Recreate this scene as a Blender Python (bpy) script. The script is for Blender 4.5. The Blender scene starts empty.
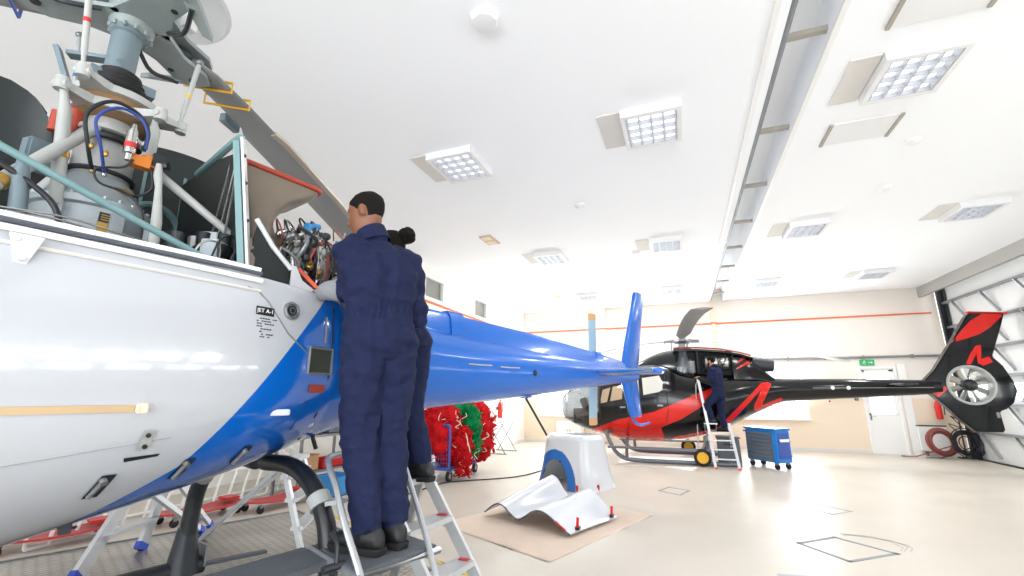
import bpy, bmesh, math, random
from mathutils import Vector, Matrix, noise
from mathutils.bvhtree import BVHTree
random.seed(7)
sc = bpy.context.scene
COL = sc.collection
pi = math.pi
R = math.radians
V = Vector

# ------------------------------------------------------------------ materials
def lin(h):
    if isinstance(h, str):
        h = h.lstrip('#')
        c = [int(h[i:i+2], 16)/255 for i in (0, 2, 4)]
    else:
        c = h
    return tuple(x/12.92 if x <= .04045 else ((x+.055)/1.055)**2.4 for x in c) + (1,)

def mat(name, col, rough=.5, metal=0., coat=0., var=0., scale=8., bump=0., bscale=60., alpha=1., trans=0., emit=None, spec=None):
    m = bpy.data.materials.new(name)
    m.use_nodes = True
    nt = m.node_tree
    b = nt.nodes['Principled BSDF']
    b.inputs['Base Color'].default_value = lin(col)
    b.inputs['Roughness'].default_value = rough
    b.inputs['Metallic'].default_value = metal
    b.inputs['Coat Weight'].default_value = coat
    b.inputs['Coat Roughness'].default_value = .04
    b.inputs['Transmission Weight'].default_value = trans
    b.inputs['Alpha'].default_value = alpha
    if spec is not None:
        b.inputs['Specular IOR Level'].default_value = spec
    if emit:
        b.inputs['Emission Color'].default_value = lin(emit[0])
        b.inputs['Emission Strength'].default_value = emit[1]
    tc = nt.nodes.new('ShaderNodeTexCoord')
    if var:
        n = nt.nodes.new('ShaderNodeTexNoise'); n.inputs['Scale'].default_value = scale; n.inputs['Detail'].default_value = 4
        nt.links.new(tc.outputs['Object'], n.inputs['Vector'])
        mx = nt.nodes.new('ShaderNodeMix'); mx.data_type = 'RGBA'
        c = lin(col)
        mx.inputs['A'].default_value = tuple(x*(1-var) for x in c[:3]) + (1,)
        mx.inputs['B'].default_value = tuple(min(1, x*(1+var)) for x in c[:3]) + (1,)
        nt.links.new(n.outputs['Fac'], mx.inputs['Factor'])
        nt.links.new(mx.outputs['Result'], b.inputs['Base Color'])
    if bump:
        n2 = nt.nodes.new('ShaderNodeTexNoise'); n2.inputs['Scale'].default_value = bscale
        nt.links.new(tc.outputs['Object'], n2.inputs['Vector'])
        bp = nt.nodes.new('ShaderNodeBump'); bp.inputs['Strength'].default_value = bump; bp.inputs['Distance'].default_value = .01
        nt.links.new(n2.outputs['Fac'], bp.inputs['Height'])
        nt.links.new(bp.outputs['Normal'], b.inputs['Normal'])
    return m

M = {}
M['white_paint'] = mat('white_paint', '#d0d2d7', .22, coat=.5)
M['blue'] = mat('blue_paint', '#0a62c2', .22, coat=.25, spec=.3)
M['blue_dull'] = mat('blue_paint_soft', '#1a66b4', .35, coat=.2)
M['wall'] = mat('wall_paint', '#ebe4dc', .8, var=.03, scale=.6)
M['wall_pale'] = mat('left_wall_paint', '#efece6', .8, var=.02, scale=.6)
M['seam'] = mat('panel_joint_grey', '#a6a9ae', .6)
M['wall_low'] = mat('wall_paint_lower', '#e8d8c2', .7, var=.04, scale=.8)
M['ceil'] = mat('ceiling_paint', '#f6f8fb', .85, var=.01, scale=1.)
M['trim_white'] = mat('trim_white', '#eeeeec', .5)
M['lamp_body'] = mat('lamp_body', '#e9e9ea', .5)
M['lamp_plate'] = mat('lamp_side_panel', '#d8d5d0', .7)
M['louver'] = mat('louver_metal', '#c6c8cc', .35, metal=.4)
M['tube_light'] = mat('lamp_tube', '#f4f7ff', .5, emit=('#f4f6fb', 1.0))
M['orange'] = mat('orange_line', '#dd7440', .6)
M['grey_steel'] = mat('grey_steel', '#8d9094', .4, metal=.6, var=.1)
M['dark_steel'] = mat('dark_steel', '#3b3e42', .45, metal=.5, var=.15)
M['alu'] = mat('aluminium', '#b4b7bb', .38, metal=.75, var=.12, scale=20)
M['alu_light'] = mat('aluminium_light', '#c9cbcd', .45, metal=.5, var=.08, scale=20)
M['skid_grey'] = mat('skid_grey', '#6b7077', .4, metal=.3)
M['tread'] = mat('grey_tread', '#5c6066', .6, bump=.5, bscale=150)
M['black'] = mat('black_rubber', '#17181a', .6)
M['black_gloss'] = mat('black_paint', '#0c0c0e', .16, coat=.2, spec=.35)
M['black_plastic'] = mat('black_plastic', '#1d1e22', .4)
M['red'] = mat('red_paint', '#d61f16', .22, coat=.2, spec=.35)
M['red_plastic'] = mat('red_plastic', '#c22a2a', .4)
M['red_cushion'] = mat('red_creeper_board', '#b63a3d', .45, var=.1)
M['yellow'] = mat('yellow_paint', '#e2ab14', .4)
M['navy'] = mat('navy_cloth', '#1c2240', .9, var=.16, scale=14, bump=.25, bscale=90, spec=.2)
M['grey_cloth'] = mat('grey_knit_cloth', '#8b8c90', .95, var=.12, scale=40, bump=.4, bscale=160, spec=.2)
M['black_cloth'] = mat('black_cloth', '#222225', .9, spec=.2)
M['boot'] = mat('black_boot_leather', '#1b1b1d', .5, bump=.2)
M['sole'] = mat('boot_sole', '#121212', .8)
M['skin'] = mat('skin_brown', '#7b4f38', .55, var=.08, scale=20)
M['skin_l'] = mat('skin_tan', '#b98462', .55, var=.06, scale=20)
M['hair'] = mat('dark_hair', '#15110f', .85, bump=.8, bscale=220, spec=.2)
M['white_eye'] = mat('eye_white', '#e8e4dc', .3)
M['gearbox'] = mat('gearbox_casting', '#a0a8ae', .4, metal=.25, var=.15, scale=6, bump=.15, bscale=40)
M['casing'] = mat('mast_casing', '#a9aaa9', .45, metal=.3, var=.12)
M['worn'] = mat('worn_grey_paint', '#a9aba9', .5, var=.12, scale=12)
M['blade'] = mat('blade_grey', '#8e9090', .6, var=.06, scale=3)
M['blade_edge'] = mat('blade_edge', '#b2a89a', .5, metal=.2, var=.08)
M['hub_grey'] = mat('hub_grey', '#8f9999', .5, var=.15, scale=9)
M['blue_grey'] = mat('blue_grey_paint', '#6e7e86', .45, var=.1)
M['teal'] = mat('teal_primer', '#6f9093', .45, var=.08)
M['dark_teal'] = mat('dark_teal_panel', '#172325', .5, var=.2, scale=5)
M['bay_black'] = mat('engine_bay_dark', '#1b1f20', .6, var=.3, scale=6)
M['duct'] = mat('heat_stained_duct', '#7c7064', .5, metal=.35, var=.22, scale=5)
M['seal'] = mat('red_seal', '#a8402c', .6, var=.1)
M['steel'] = mat('bright_steel', '#b9b9b5', .25, metal=.9, var=.15, scale=20)
M['brass'] = mat('brass_fitting', '#b08d45', .35, metal=.7)
M['orange_part'] = mat('orange_valve', '#c8731f', .45)
M['hose_red'] = mat('red_hose', '#8f4a44', .6, var=.15)
M['hose_blue'] = mat('blue_hose', '#27408a', .5)
M['hose_black'] = mat('black_hose', '#1c1e24', .5)
M['light_blue'] = mat('light_blue_hose', '#2f83c0', .5)
M['sticker_blk'] = mat('black_sticker', '#15161c', .4)
M['ink'] = mat('ink_black', '#3b3f4a', .6)
M['ink_white'] = mat('ink_white', '#f2f2f2', .6)
M['strap'] = mat('tan_strap', '#cbb08a', .8, var=.06)
M['brown'] = mat('brown_dirt', '#86694a', .8, var=.3, scale=20)
M['crack'] = mat('crack_grey', '#a39b90', .8)
M['concrete_mat'] = mat('drop_cloth', '#d3bfae', .95, var=.07, scale=5, bump=.3, bscale=25)
M['tape'] = mat('grey_tape', '#a3a7ad', .6)
M['tape_dark'] = mat('dark_tape', '#87898c', .6, var=.15)
M['net_red'] = mat('red_net', '#bf1a20', .9, var=.35, scale=25, bump=.9, bscale=70, spec=.1)
M['net_green'] = mat('green_net', '#158a4f', .9, var=.35, scale=25, bump=.9, bscale=70, spec=.1)
M['rope_white'] = mat('white_rope', '#e3dccb', .9)
M['cart_blue'] = mat('cart_blue', '#3d55a2', .4)
M['tool_blue'] = mat('tool_cart_blue', '#1377c9', .35, coat=.2)
M['drawer'] = mat('drawer_grey', '#5f6872', .45)
M['case'] = mat('case_grey', '#565a63', .55, var=.06)
M['blue_foot'] = mat('blue_foot', '#2b4fc0', .5)
M['orange_foot'] = mat('orange_foot', '#e0562b', .5)
M['tan_glass'] = mat('tinted_glass_tan', '#b7a184', .06, coat=.3)
M['pale_glass'] = mat('glass_painted_bright', '#d5d3cc', .06, coat=.4)  # opaque pale colour stands in for the brightness seen through the glass
M['green_sign'] = mat('green_sign', '#1c9c58', .5, emit=('#1c9c58', .25))
M['mesh_metal'] = mat('dirty_mesh', '#33372f', .5, var=.2)
M['blade_blue'] = mat('tail_blade_blue', '#a4c1cf', .45)
M['blade_tip'] = mat('tail_blade_tip', '#d7a873', .5)
M['tire'] = mat('tyre', '#1e1d1e', .8)
M['door_panel'] = mat('hangar_door_panel', '#d3d4d3', .55, var=.03, scale=1.5)
M['header'] = mat('door_header_grey', '#a9a7a4', .7)
M['cardboard'] = mat('cardboard', '#b58f63', .8)
M['chrome'] = mat('chrome', '#cfd2d6', .15, metal=1.)
M['blind'] = mat('grey_window_blind', '#a8a298', .8, var=.05)
M['teal_bin'] = mat('blue_tub', '#3a88c4', .5)

def glass_mat(name, tint, fac):
    m = bpy.data.materials.new(name); m.use_nodes = True
    nt = m.node_tree; nt.nodes.remove(nt.nodes['Principled BSDF'])
    o = nt.nodes['Material Output']
    t = nt.nodes.new('ShaderNodeBsdfTransparent'); t.inputs['Color'].default_value = lin(tint)
    g = nt.nodes.new('ShaderNodeBsdfGlossy'); g.inputs['Roughness'].default_value = .03
    mx = nt.nodes.new('ShaderNodeMixShader'); mx.inputs[0].default_value = fac
    nt.links.new(t.outputs[0], mx.inputs[1]); nt.links.new(g.outputs[0], mx.inputs[2]); nt.links.new(mx.outputs[0], o.inputs['Surface'])
    return m
M['window_glass'] = glass_mat('window_glass', '#f6f8f8', .06)
M['canopy_glass'] = glass_mat('canopy_glass', '#b4b6b6', .16)

def floor_mat():
    m = mat('floor_epoxy', '#d0cac2', .3, spec=.3)
    nt = m.node_tree; b = nt.nodes['Principled BSDF']
    tc = nt.nodes['Texture Coordinate'] if 'Texture Coordinate' in nt.nodes else nt.nodes.new('ShaderNodeTexCoord')
    n = nt.nodes.new('ShaderNodeTexNoise'); n.inputs['Scale'].default_value = .7; n.inputs['Detail'].default_value = 4
    mp = nt.nodes.new('ShaderNodeMapping'); mp.inputs['Scale'].default_value = (1, 1, 1)
    nt.links.new(tc.outputs['Object'], mp.inputs['Vector']); nt.links.new(mp.outputs[0], n.inputs['Vector'])
    cr = nt.nodes.new('ShaderNodeValToRGB')
    cr.color_ramp.elements[0].position = .2; cr.color_ramp.elements[0].color = lin('#c2b9ac')
    cr.color_ramp.elements[1].position = .72; cr.color_ramp.elements[1].color = lin('#cdc5b9')
    nt.links.new(n.outputs['Fac'], cr.inputs[0]); nt.links.new(cr.outputs[0], b.inputs['Base Color'])
    n3 = nt.nodes.new('ShaderNodeTexNoise'); n3.inputs['Scale'].default_value = 1.2; n3.inputs['Detail'].default_value = 1
    nt.links.new(tc.outputs['Object'], n3.inputs['Vector'])
    mr = nt.nodes.new('ShaderNodeMapRange'); mr.inputs['To Min'].default_value = .28; mr.inputs['To Max'].default_value = .46
    nt.links.new(n3.outputs['Fac'], mr.inputs['Value']); nt.links.new(mr.outputs[0], b.inputs['Roughness'])
    return m
M['floor'] = floor_mat()

def plate_mat():                       # chequer plate: small raised lozenges in two directions
    m = mat('chequer_plate', '#8f8c88', .32, metal=.7)
    nt = m.node_tree; b = nt.nodes['Principled BSDF']; tc = nt.nodes.new('ShaderNodeTexCoord')
    out = []
    for a in (45, -45):
        mp = nt.nodes.new('ShaderNodeMapping'); mp.inputs['Rotation'].default_value = (0, 0, R(a)); mp.inputs['Scale'].default_value = (11, 28, 1)
        nt.links.new(tc.outputs['Object'], mp.inputs['Vector'])
        v = nt.nodes.new('ShaderNodeTexVoronoi'); v.voronoi_dimensions = '2D'; v.inputs['Randomness'].default_value = 0.; v.inputs['Scale'].default_value = 1.
        nt.links.new(mp.outputs[0], v.inputs['Vector']); out.append(v)
    mn = nt.nodes.new('ShaderNodeMath'); mn.operation = 'MINIMUM'
    nt.links.new(out[0].outputs['Distance'], mn.inputs[0]); nt.links.new(out[1].outputs['Distance'], mn.inputs[1])
    lt = nt.nodes.new('ShaderNodeMapRange'); lt.inputs['From Min'].default_value = .25; lt.inputs['From Max'].default_value = .36
    lt.inputs['To Min'].default_value = 1; lt.inputs['To Max'].default_value = 0
    nt.links.new(mn.outputs[0], lt.inputs['Value'])
    bp = nt.nodes.new('ShaderNodeBump'); bp.inputs['Distance'].default_value = .006; bp.inputs['Strength'].default_value = 1.
    nt.links.new(lt.outputs[0], bp.inputs['Height']); nt.links.new(bp.outputs['Normal'], b.inputs['Normal'])
    n = nt.nodes.new('ShaderNodeTexNoise'); n.inputs['Scale'].default_value = 1.6; n.inputs['Detail'].default_value = 6
    nt.links.new(tc.outputs['Object'], n.inputs['Vector'])
    cr = nt.nodes.new('ShaderNodeValToRGB'); cr.color_ramp.elements[0].position = .35; cr.color_ramp.elements[1].position = .7
    cr.color_ramp.elements[0].color = lin('#a19b93'); cr.color_ramp.elements[1].color = lin('#d2cfcb')
    nt.links.new(n.outputs['Fac'], cr.inputs[0])
    mx = nt.nodes.new('ShaderNodeMix'); mx.data_type = 'RGBA'; mx.blend_type = 'MULTIPLY'; mx.inputs['Factor'].default_value = 1.
    c2 = nt.nodes.new('ShaderNodeValToRGB'); c2.color_ramp.elements[0].color = (.6, .58, .56, 1); c2.color_ramp.elements[1].color = (1, 1, 1, 1)
    nt.links.new(lt.outputs[0], c2.inputs[0]); nt.links.new(cr.outputs[0], mx.inputs['A']); nt.links.new(c2.outputs[0], mx.inputs['B']); nt.links.new(mx.outputs['Result'], b.inputs['Base Color'])
    return m
M['plate'] = plate_mat()

def livery_mat():                      # white forward, blue aft, divided along a slanting line in the machine's own side view
    m = mat('fuselage_livery', '#bdc0c7', .16, coat=.8)
    nt = m.node_tree; b = nt.nodes['Principled BSDF']; tc = nt.nodes.new('ShaderNodeTexCoord')
    sx = nt.nodes.new('ShaderNodeSeparateXYZ'); nt.links.new(tc.outputs['Object'], sx.inputs[0])
    def ma(op, a, bb, c=None):
        n = nt.nodes.new('ShaderNodeMath'); n.operation = op
        for i, v in enumerate((a, bb, c)):
            if v is None: continue
            if isinstance(v, (int, float)): n.inputs[i].default_value = v
            else: nt.links.new(v, n.inputs[i])
        return n.outputs[0]
    z = ma('SUBTRACT', sx.outputs['Z'], 1.37)
    l1 = ma('MULTIPLY_ADD', z, .714, .38); l2 = ma('MULTIPLY_ADD', z, 1.4, .38)
    s0 = ma('MINIMUM', l1, l2)
    f = ma('GREATER_THAN', sx.outputs['X'], s0)
    mx = nt.nodes.new('ShaderNodeMix'); mx.data_type = 'RGBA'
    mx.inputs['A'].default_value = lin('#bdc0c7'); mx.inputs['B'].default_value = lin('#0a62c2')
    nt.links.new(f, mx.inputs['Factor']); nt.links.new(mx.outputs['Result'], b.inputs['Base Color'])
    return m
M['livery'] = livery_mat()

def stripe_mat(name, c1, c2, w):       # hazard tape: diagonal bands
    m = mat(name, c1, .6)
    nt = m.node_tree; b = nt.nodes['Principled BSDF']; tc = nt.nodes.new('ShaderNodeTexCoord')
    wv = nt.nodes.new('ShaderNodeTexWave'); wv.inputs['Scale'].default_value = w; wv.bands_direction = 'DIAGONAL'
    nt.links.new(tc.outputs['Object'], wv.inputs['Vector'])
    g = nt.nodes.new('ShaderNodeMath'); g.operation = 'GREATER_THAN'; g.inputs[1].default_value = .5
    nt.links.new(wv.outputs['Fac'], g.inputs[0])
    mx = nt.nodes.new('ShaderNodeMix'); mx.data_type = 'RGBA'
    mx.inputs['A'].default_value = lin(c1); mx.inputs['B'].default_value = lin(c2)
    nt.links.new(g.outputs[0], mx.inputs['Factor']); nt.links.new(mx.outputs['Result'], b.inputs['Base Color'])
    return m
M['hazard'] = stripe_mat('hazard_tape', '#cdb35a', '#8d8878', 2.2)

# ------------------------------------------------------------------ mesh builder
MW = {}                                # world matrix of each empty made here
def frame(d, up=V((0, 0, 1))):
    d = d.normalized()
    a = up.cross(d)
    if a.length < 1e-4: a = V((1, 0, 0)).cross(d)
    if a.length < 1e-4: a = V((0, 1, 0))
    a.normalize(); return a, d.cross(a).normalized()

class B:
    def __init__(s): s.bm = bmesh.new(); s.mi = 0
    def _f(s, vs):
        try:
            f = s.bm.faces.new(vs); f.material_index = s.mi; return f
        except ValueError: return None
    def rings(s, rs, closed=True, cap0=True, cap1=True):
        L = [[s.bm.verts.new(p) for p in r] for r in rs]
        n = len(L[0])
        for a, b in zip(L, L[1:]):
            for i in range(n if closed else n-1):
                j = (i+1) % n; s._f((a[i], a[j], b[j], b[i]))
        if closed and cap0: s._f(list(reversed(L[0])))
        if closed and cap1: s._f(L[-1])
        return s
    def box(s, c, size, rot=None, taper=1.):
        c = V(c); x, y, z = (k/2 for k in size)
        mt = rot if rot is not None else Matrix.Identity(3)
        lo = [V((-x, -y, -z)), V((x, -y, -z)), V((x, y, -z)), V((-x, y, -z))]
        hi = [V((p.x*taper, p.y*taper, z)) for p in lo]
        return s.rings([[c+mt @ p for p in lo], [c+mt @ p for p in hi]])
    def bar(s, p, q, w, h, up=V((0, 0, 1))):      # rectangular bar from p to q
        p, q = V(p), V(q); a, b = frame(q-p, up); a *= w/2; b *= h/2
        f = lambda o: [o-a-b, o+a-b, o+a+b, o-a+b]
        return s.rings([f(p), f(q)])
    def tube(s, pts, r, n=10, caps=True, closed=False):
        pts = [V(p) for p in pts]
        rr = r if isinstance(r, (list, tuple)) else [r]*len(pts)
        rs = []; a = None
        for i, p in enumerate(pts):
            if closed: d = pts[(i+1) % len(pts)]-pts[i-1]
            else: d = pts[min(i+1, len(pts)-1)]-pts[max(i-1, 0)]
            d.normalize()
            if a is None: a, b = frame(d)
            else:
                a = a-d*a.dot(d); a.normalize(); b = d.cross(a)
            rs.append([p+(a*math.cos(t)+b*math.sin(t))*rr[i] for t in (2*pi*k/n for k in range(n))])
        if closed: rs.append(rs[0]); return s.rings(rs, cap0=False, cap1=False)
        return s.rings(rs, cap0=caps, cap1=caps)
    def cyl(s, p, q, r, r2=None, n=20): return s.tube([p, q], [r, r if r2 is None else r2], n)
    def lathe(s, c, prof, axis=(0, 0, 1), n=28, caps=True):
        c = V(c); ax = V(axis).normalized(); a, b = frame(ax)
        rs = [[c+ax*z+(a*math.cos(t)+b*math.sin(t))*max(r, 1e-4) for t in (2*pi*k/n for k in range(n))] for r, z in prof]
        return s.rings(rs, cap0=caps, cap1=caps)
    def torus(s, c, axis, Rr, r, n=32, m=8):
        c = V(c); a, b = frame(V(axis))
        return s.tube([c+(a*math.cos(t)+b*math.sin(t))*Rr for t in (2*pi*k/n for k in range(n))], r, m, closed=True)
    def ell(s, c, rad, rot=None, n=16, m=10):
        c = V(c); mt = rot if rot is not None else Matrix.Identity(3); rs = []
        for j in range(1, m):
            ph = pi*j/m
            rs.append([c+mt @ V((rad[0]*math.sin(ph)*math.cos(t), rad[1]*math.sin(ph)*math.sin(t), -rad[2]*math.cos(ph))) for t in (2*pi*k/n for k in range(n))])
        return s.rings(rs)
    def prism(s, poly, o, u, v, th, holes=()):    # polygon in plane (u,v) at o, thickness th along u x v
        o, u, v = V(o), V(u).normalized(), V(v).normalized(); w = u.cross(v).normalized()*th
        loops = [poly]+list(holes); vs = []; es = []
        for lp in loops:
            l0 = [s.bm.verts.new(o+u*x+v*y) for x, y in lp]
            es += [s.bm.edges.new((l0[i], l0[(i+1) % len(l0)])) for i in range(len(l0))]
            vs.append(l0)
        g = bmesh.ops.triangle_fill(s.bm, edges=es, use_beauty=True, use_dissolve=False)
        fs = [f for f in g['geom'] if isinstance(f, bmesh.types.BMFace)]
        mp = {x: s.bm.verts.new(x.co+w) for lp in vs for x in lp}
        for f in fs:
            f.material_index = s.mi
            if f.normal.dot(w) > 0: f.normal_flip()
            s._f([mp[x] for x in reversed(f.verts)])
        for lp in vs:
            for i in range(len(lp)): s._f((lp[i], lp[(i+1) % len(lp)], mp[lp[(i+1) % len(lp)]], mp[lp[i]]))
        return s
    def sheet(s, fn, nu, nv, th=0.):              # fn(u,v)->point; optional thickness along -z of the normal
        g = [[V(fn(i/nu, j/nv)) for j in range(nv+1)] for i in range(nu+1)]
        a = [[s.bm.verts.new(p) for p in r] for r in g]
        for i in range(nu):
            for j in range(nv): s._f((a[i][j], a[i+1][j], a[i+1][j+1], a[i][j+1]))
        if th:
            nn = [[None]*(nv+1) for _ in range(nu+1)]
            for i in range(nu+1):
                for j in range(nv+1):
                    du = g[min(i+1, nu)][j]-g[max(i-1, 0)][j]; dv = g[i][min(j+1, nv)]-g[i][max(j-1, 0)]
                    k = du.cross(dv); nn[i][j] = k.normalized() if k.length > 1e-9 else V((0, 0, 1))
            b = [[s.bm.verts.new(g[i][j]-nn[i][j]*th) for j in range(nv+1)] for i in range(nu+1)]
            for i in range(nu):
                for j in range(nv): s._f((b[i][j+1], b[i+1][j+1], b[i+1][j], b[i][j]))
            bd = [(i, 0) for i in range(nu)]+[(nu, j) for j in range(nv)]+[(i, nv) for i in range(nu, 0, -1)]+[(0, j) for j in range(nv, 0, -1)]
            for k in range(len(bd)):
                (i, j), (p, q) = bd[k], bd[(k+1) % len(bd)]
                s._f((a[i][j], b[i][j], b[p][q], a[p][q]))
        return s
    def done(s, name, m, parent=None, world=True, ang=35, bevel=0., recalc=True, tags=None):
        bm = s.bm
        if recalc: bmesh.ops.recalc_face_normals(bm, faces=bm.faces[:])
        if bevel:
            ed = [e for e in bm.edges if e.is_manifold and e.calc_face_angle(0) > R(50)]
            try: bmesh.ops.bevel(bm, geom=ed, offset=bevel, segments=2, affect='EDGES', clamp_overlap=True)
            except Exception: pass
        if parent is not None and world and parent.name in MW:
            bm.transform(MW[parent.name].inverted())
        for f in bm.faces: f.smooth = True
        for e in bm.edges:
            if e.is_manifold and e.calc_face_angle(0) > R(ang): e.smooth = False
        me = bpy.data.meshes.new(name); bm.to_mesh(me); bm.free()
        o = bpy.data.objects.new(name, me); COL.objects.link(o)
        for k in (m if isinstance(m, (list, tuple)) else [m]): me.materials.append(M[k] if isinstance(k, str) else k)
        if parent is not None: o.parent = parent; MW[o.name] = MW.get(parent.name, Matrix.Identity(4))
        else: MW[o.name] = Matrix.Identity(4)
        if tags: tag(o, *tags)
        return o

def tag(o, label, cat, group=None, kind=None):
    o['label'] = label; o['category'] = cat
    if group: o['group'] = group
    if kind: o['kind'] = kind
    return o
def thing(name, label, cat, loc=(0, 0, 0), rz=0., group=None):
    o = bpy.data.objects.new(name, None); COL.objects.link(o)
    o.location = loc; o.rotation_euler = (0, 0, rz); o.empty_display_size = .1
    MW[o.name] = Matrix.Translation(V(loc)) @ Matrix.Rotation(rz, 4, 'Z')
    return tag(o, label, cat, group)
def struct(b, name, m, **k):
    o = b.done(name, m, **k); o['kind'] = 'structure'; return o
def dup(root, loc, rz=None, label=None, scale=None):
    r = root.copy(); COL.objects.link(r); r.location = loc
    if rz is not None: r.rotation_euler = (0, 0, rz)
    if label: r['label'] = label
    if scale: r.scale = scale
    def rec(src, dst):
        for ch in src.children:
            c = ch.copy(); COL.objects.link(c); c.parent = dst; rec(ch, c)
    rec(root, r); return r
def base_on(b_list_root, o): pass
def arc(c, r, a0, a1, n, u, v):
    c, u, v = V(c), V(u), V(v)
    return [c+(u*math.cos(t)+v*math.sin(t))*r for t in (a0+(a1-a0)*k/n for k in range(n+1))]
def smooth_path(pts, n=6):             # Catmull-Rom through points
    p = [V(x) for x in pts]; p = [p[0]*2-p[1]]+p+[p[-1]*2-p[-2]]; out = []
    for i in range(1, len(p)-2):
        a, b, c, d = p[i-1:i+3]
        for k in range(n):
            t = k/n
            out.append(.5*((2*b)+(c-a)*t+(2*a-5*b+4*c-d)*t*t+(3*b-a-3*c+d)*t**3))
    return out+[p[-2]]
def text_mesh(txt, size):              # filled letter outlines as a bmesh in the xy plane, centred
    cu = bpy.data.curves.new('t', 'FONT'); cu.body = txt; cu.size = size; cu.align_x = 'CENTER'; cu.align_y = 'CENTER'; cu.extrude = .0006
    o = bpy.data.objects.new('t', cu); COL.objects.link(o)
    dg = bpy.context.evaluated_depsgraph_get(); me = bpy.data.meshes.new_from_object(o.evaluated_get(dg))
    bpy.data.objects.remove(o); b = B(); b.bm.from_mesh(me); bpy.data.meshes.remove(me); return b
def bvh_of(o):
    bm = bmesh.new(); bm.from_mesh(o.data); t = BVHTree.FromBMesh(bm); bm.free(); return t
def decal(poly, tree, name, m, parent, axis='y', side=-1, off=.004, step=.06, label=None, mt=None):
    # a thin painted or glazed skin laid over the body: side-view outline (x,z) dropped on to the surface along y
    b = B(); vs = [b.bm.verts.new((x, 0, z)) for x, z in poly]
    es = [b.bm.edges.new((vs[i], vs[(i+1) % len(vs)])) for i in range(len(vs))]
    bmesh.ops.triangle_fill(b.bm, edges=es, use_beauty=True)
    xs = [p[0] for p in poly]; zs = [p[1] for p in poly]
    for (lo, hi, no) in ((min(xs), max(xs), V((1, 0, 0))), (min(zs), max(zs), V((0, 0, 1)))):
        k = lo+step
        while k < hi:
            bmesh.ops.bisect_plane(b.bm, geom=b.bm.verts[:]+b.bm.edges[:]+b.bm.faces[:], plane_co=no*k, plane_no=no); k += step
    kill = []
    for v in b.bm.verts:
        h = tree.ray_cast(V((v.co.x, side*5, v.co.z)), V((0, -side, 0)))
        if h[0] is None: kill.append(v)
        else: v.co = h[0]+h[1]*off*(1 if h[1].y*side > 0 else -1)
    bmesh.ops.delete(b.bm, geom=kill, context='VERTS')
    o = b.done(name, m, parent, world=False, recalc=False)
    if label: o['label'] = label
    return o

# ------------------------------------------------------------------ camera
F = 450.; YAW = R(20.4); PIT = math.atan(107.5/F); CH = 1.65
cam = bpy.data.cameras.new('camera'); cam.sensor_width = 36.; cam.lens = 36.*F/1024; cam.clip_start = .05; cam.clip_end = 200
co = bpy.data.objects.new('camera', cam); COL.objects.link(co)
co.location = (0, 0, CH); co.rotation_euler = (pi/2+PIT, 0, YAW); sc.camera = co

# ------------------------------------------------------------------ the hangar
XL, XR, YB, YF, ZC = -5.7, 7.25, 16.7, -7.0, 4.82
XC = 6.85                               # right edge of the suspended ceiling
b = B(); b.box((-.6, 4.7, -.1), (17.5, 25, .2)); struct(b, 'floor', 'floor')
XS, YS = -8.3, 8.2                       # the front part of the hall is wider on the left
b = B()
b.box(((XS-.3+1.1)/2, 4.7, ZC+.06), (1.1-XS+.3, 25, .12))
b.box(((1.5+XC)/2, 4.7, ZC+.06), (XC-1.5, 25, .12))
struct(b, 'ceiling', 'ceil')
b = B(); b.box((1.3, 4.7, ZC+.42), (.5, 25, .04)); b.box((1.07, 4.7, ZC+.26), (.04, 25, .3)); b.box((1.53, 4.7, ZC+.26), (.04, 25, .3))
struct(b, 'trim_1', 'ceil')
b = B(); b.box((.99, 4.7, ZC-.012), (.05, 25, .024)); b.box((1.52, 4.7, ZC-.015), (.05, 25, .03))
struct(b, 'trim_2', 'trim_white')

def wall_holes(name, m, o, u, w, h, th, holes, z0=0):
    b = B(); poly = [(0, z0), (w, z0), (w, h), (0, h)]
    b.prism(poly, o, u, (0, 0, 1), th, [[(a, c), (bb, c), (bb, d), (a, d)] for a, bb, c, d in holes])
    return struct(b, name, m)
# back wall: windows and a door opening (u runs +x from XL)
WB = [(.6, 2.6, .94, 2.5), (3.5, 5.9, .94, 2.5), (7.3, 9.28, .94, 2.5)]
DR = (10.72, 11.64, .0, 2.5)
wall_holes('wall_back', 'wall', (XL, YB+.3, 0), (1, 0, 0), XR-XL, ZC+.4, .3, WB+[DR])
b = B()
for x0, x1 in ((0, .6), (2.6, 3.5), (5.9, 7.3), (9.28, 10.72), (11.64, 12.95)): b.box((XL+(x0+x1)/2, YB-.006, .78), (x1-x0, .012, 1.56))
for x0, x1 in ((.6, 2.6), (3.5, 5.9), (7.3, 9.28)): b.box((XL+(x0+x1)/2, YB-.006, .45), (x1-x0, .012, .9))
struct(b, 'trim_3', 'wall_low')
b = B()
for x0, x1 in ((0, 10.7), (11.66, 12.95)): b.box((XL+(x0+x1)/2, YB-.02, .05), (x1-x0, .04, .1))
struct(b, 'baseboard_back', 'lamp_plate')
for i, (a, c, z0, z1) in enumerate(WB):
    x0, x1 = XL+a, XL+c; b = B(); f = .06
    b.box(((x0+x1)/2, YB+.1, z0+f/2), (x1-x0, .08, f)); b.box(((x0+x1)/2, YB+.1, z1-f/2), (x1-x0, .08, f))
    for x in (x0+f/2, (x0+x1)/2, x1-f/2): b.box((x, YB+.1, (z0+z1)/2), (f, .078, z1-z0-2*f))
    b.box(((x0+x1)/2, YB-.03, z0-.02), (x1-x0+.1, .12, .03))
    w = struct(b, 'window_%d' % (i+1), 'trim_white')
    g = B(); g.box(((x0+x1)/2, YB+.1, (z0+z1)/2), (x1-x0-2*f, .008, z1-z0-2*f)); g.done('window_pane', 'window_glass', w)
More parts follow.
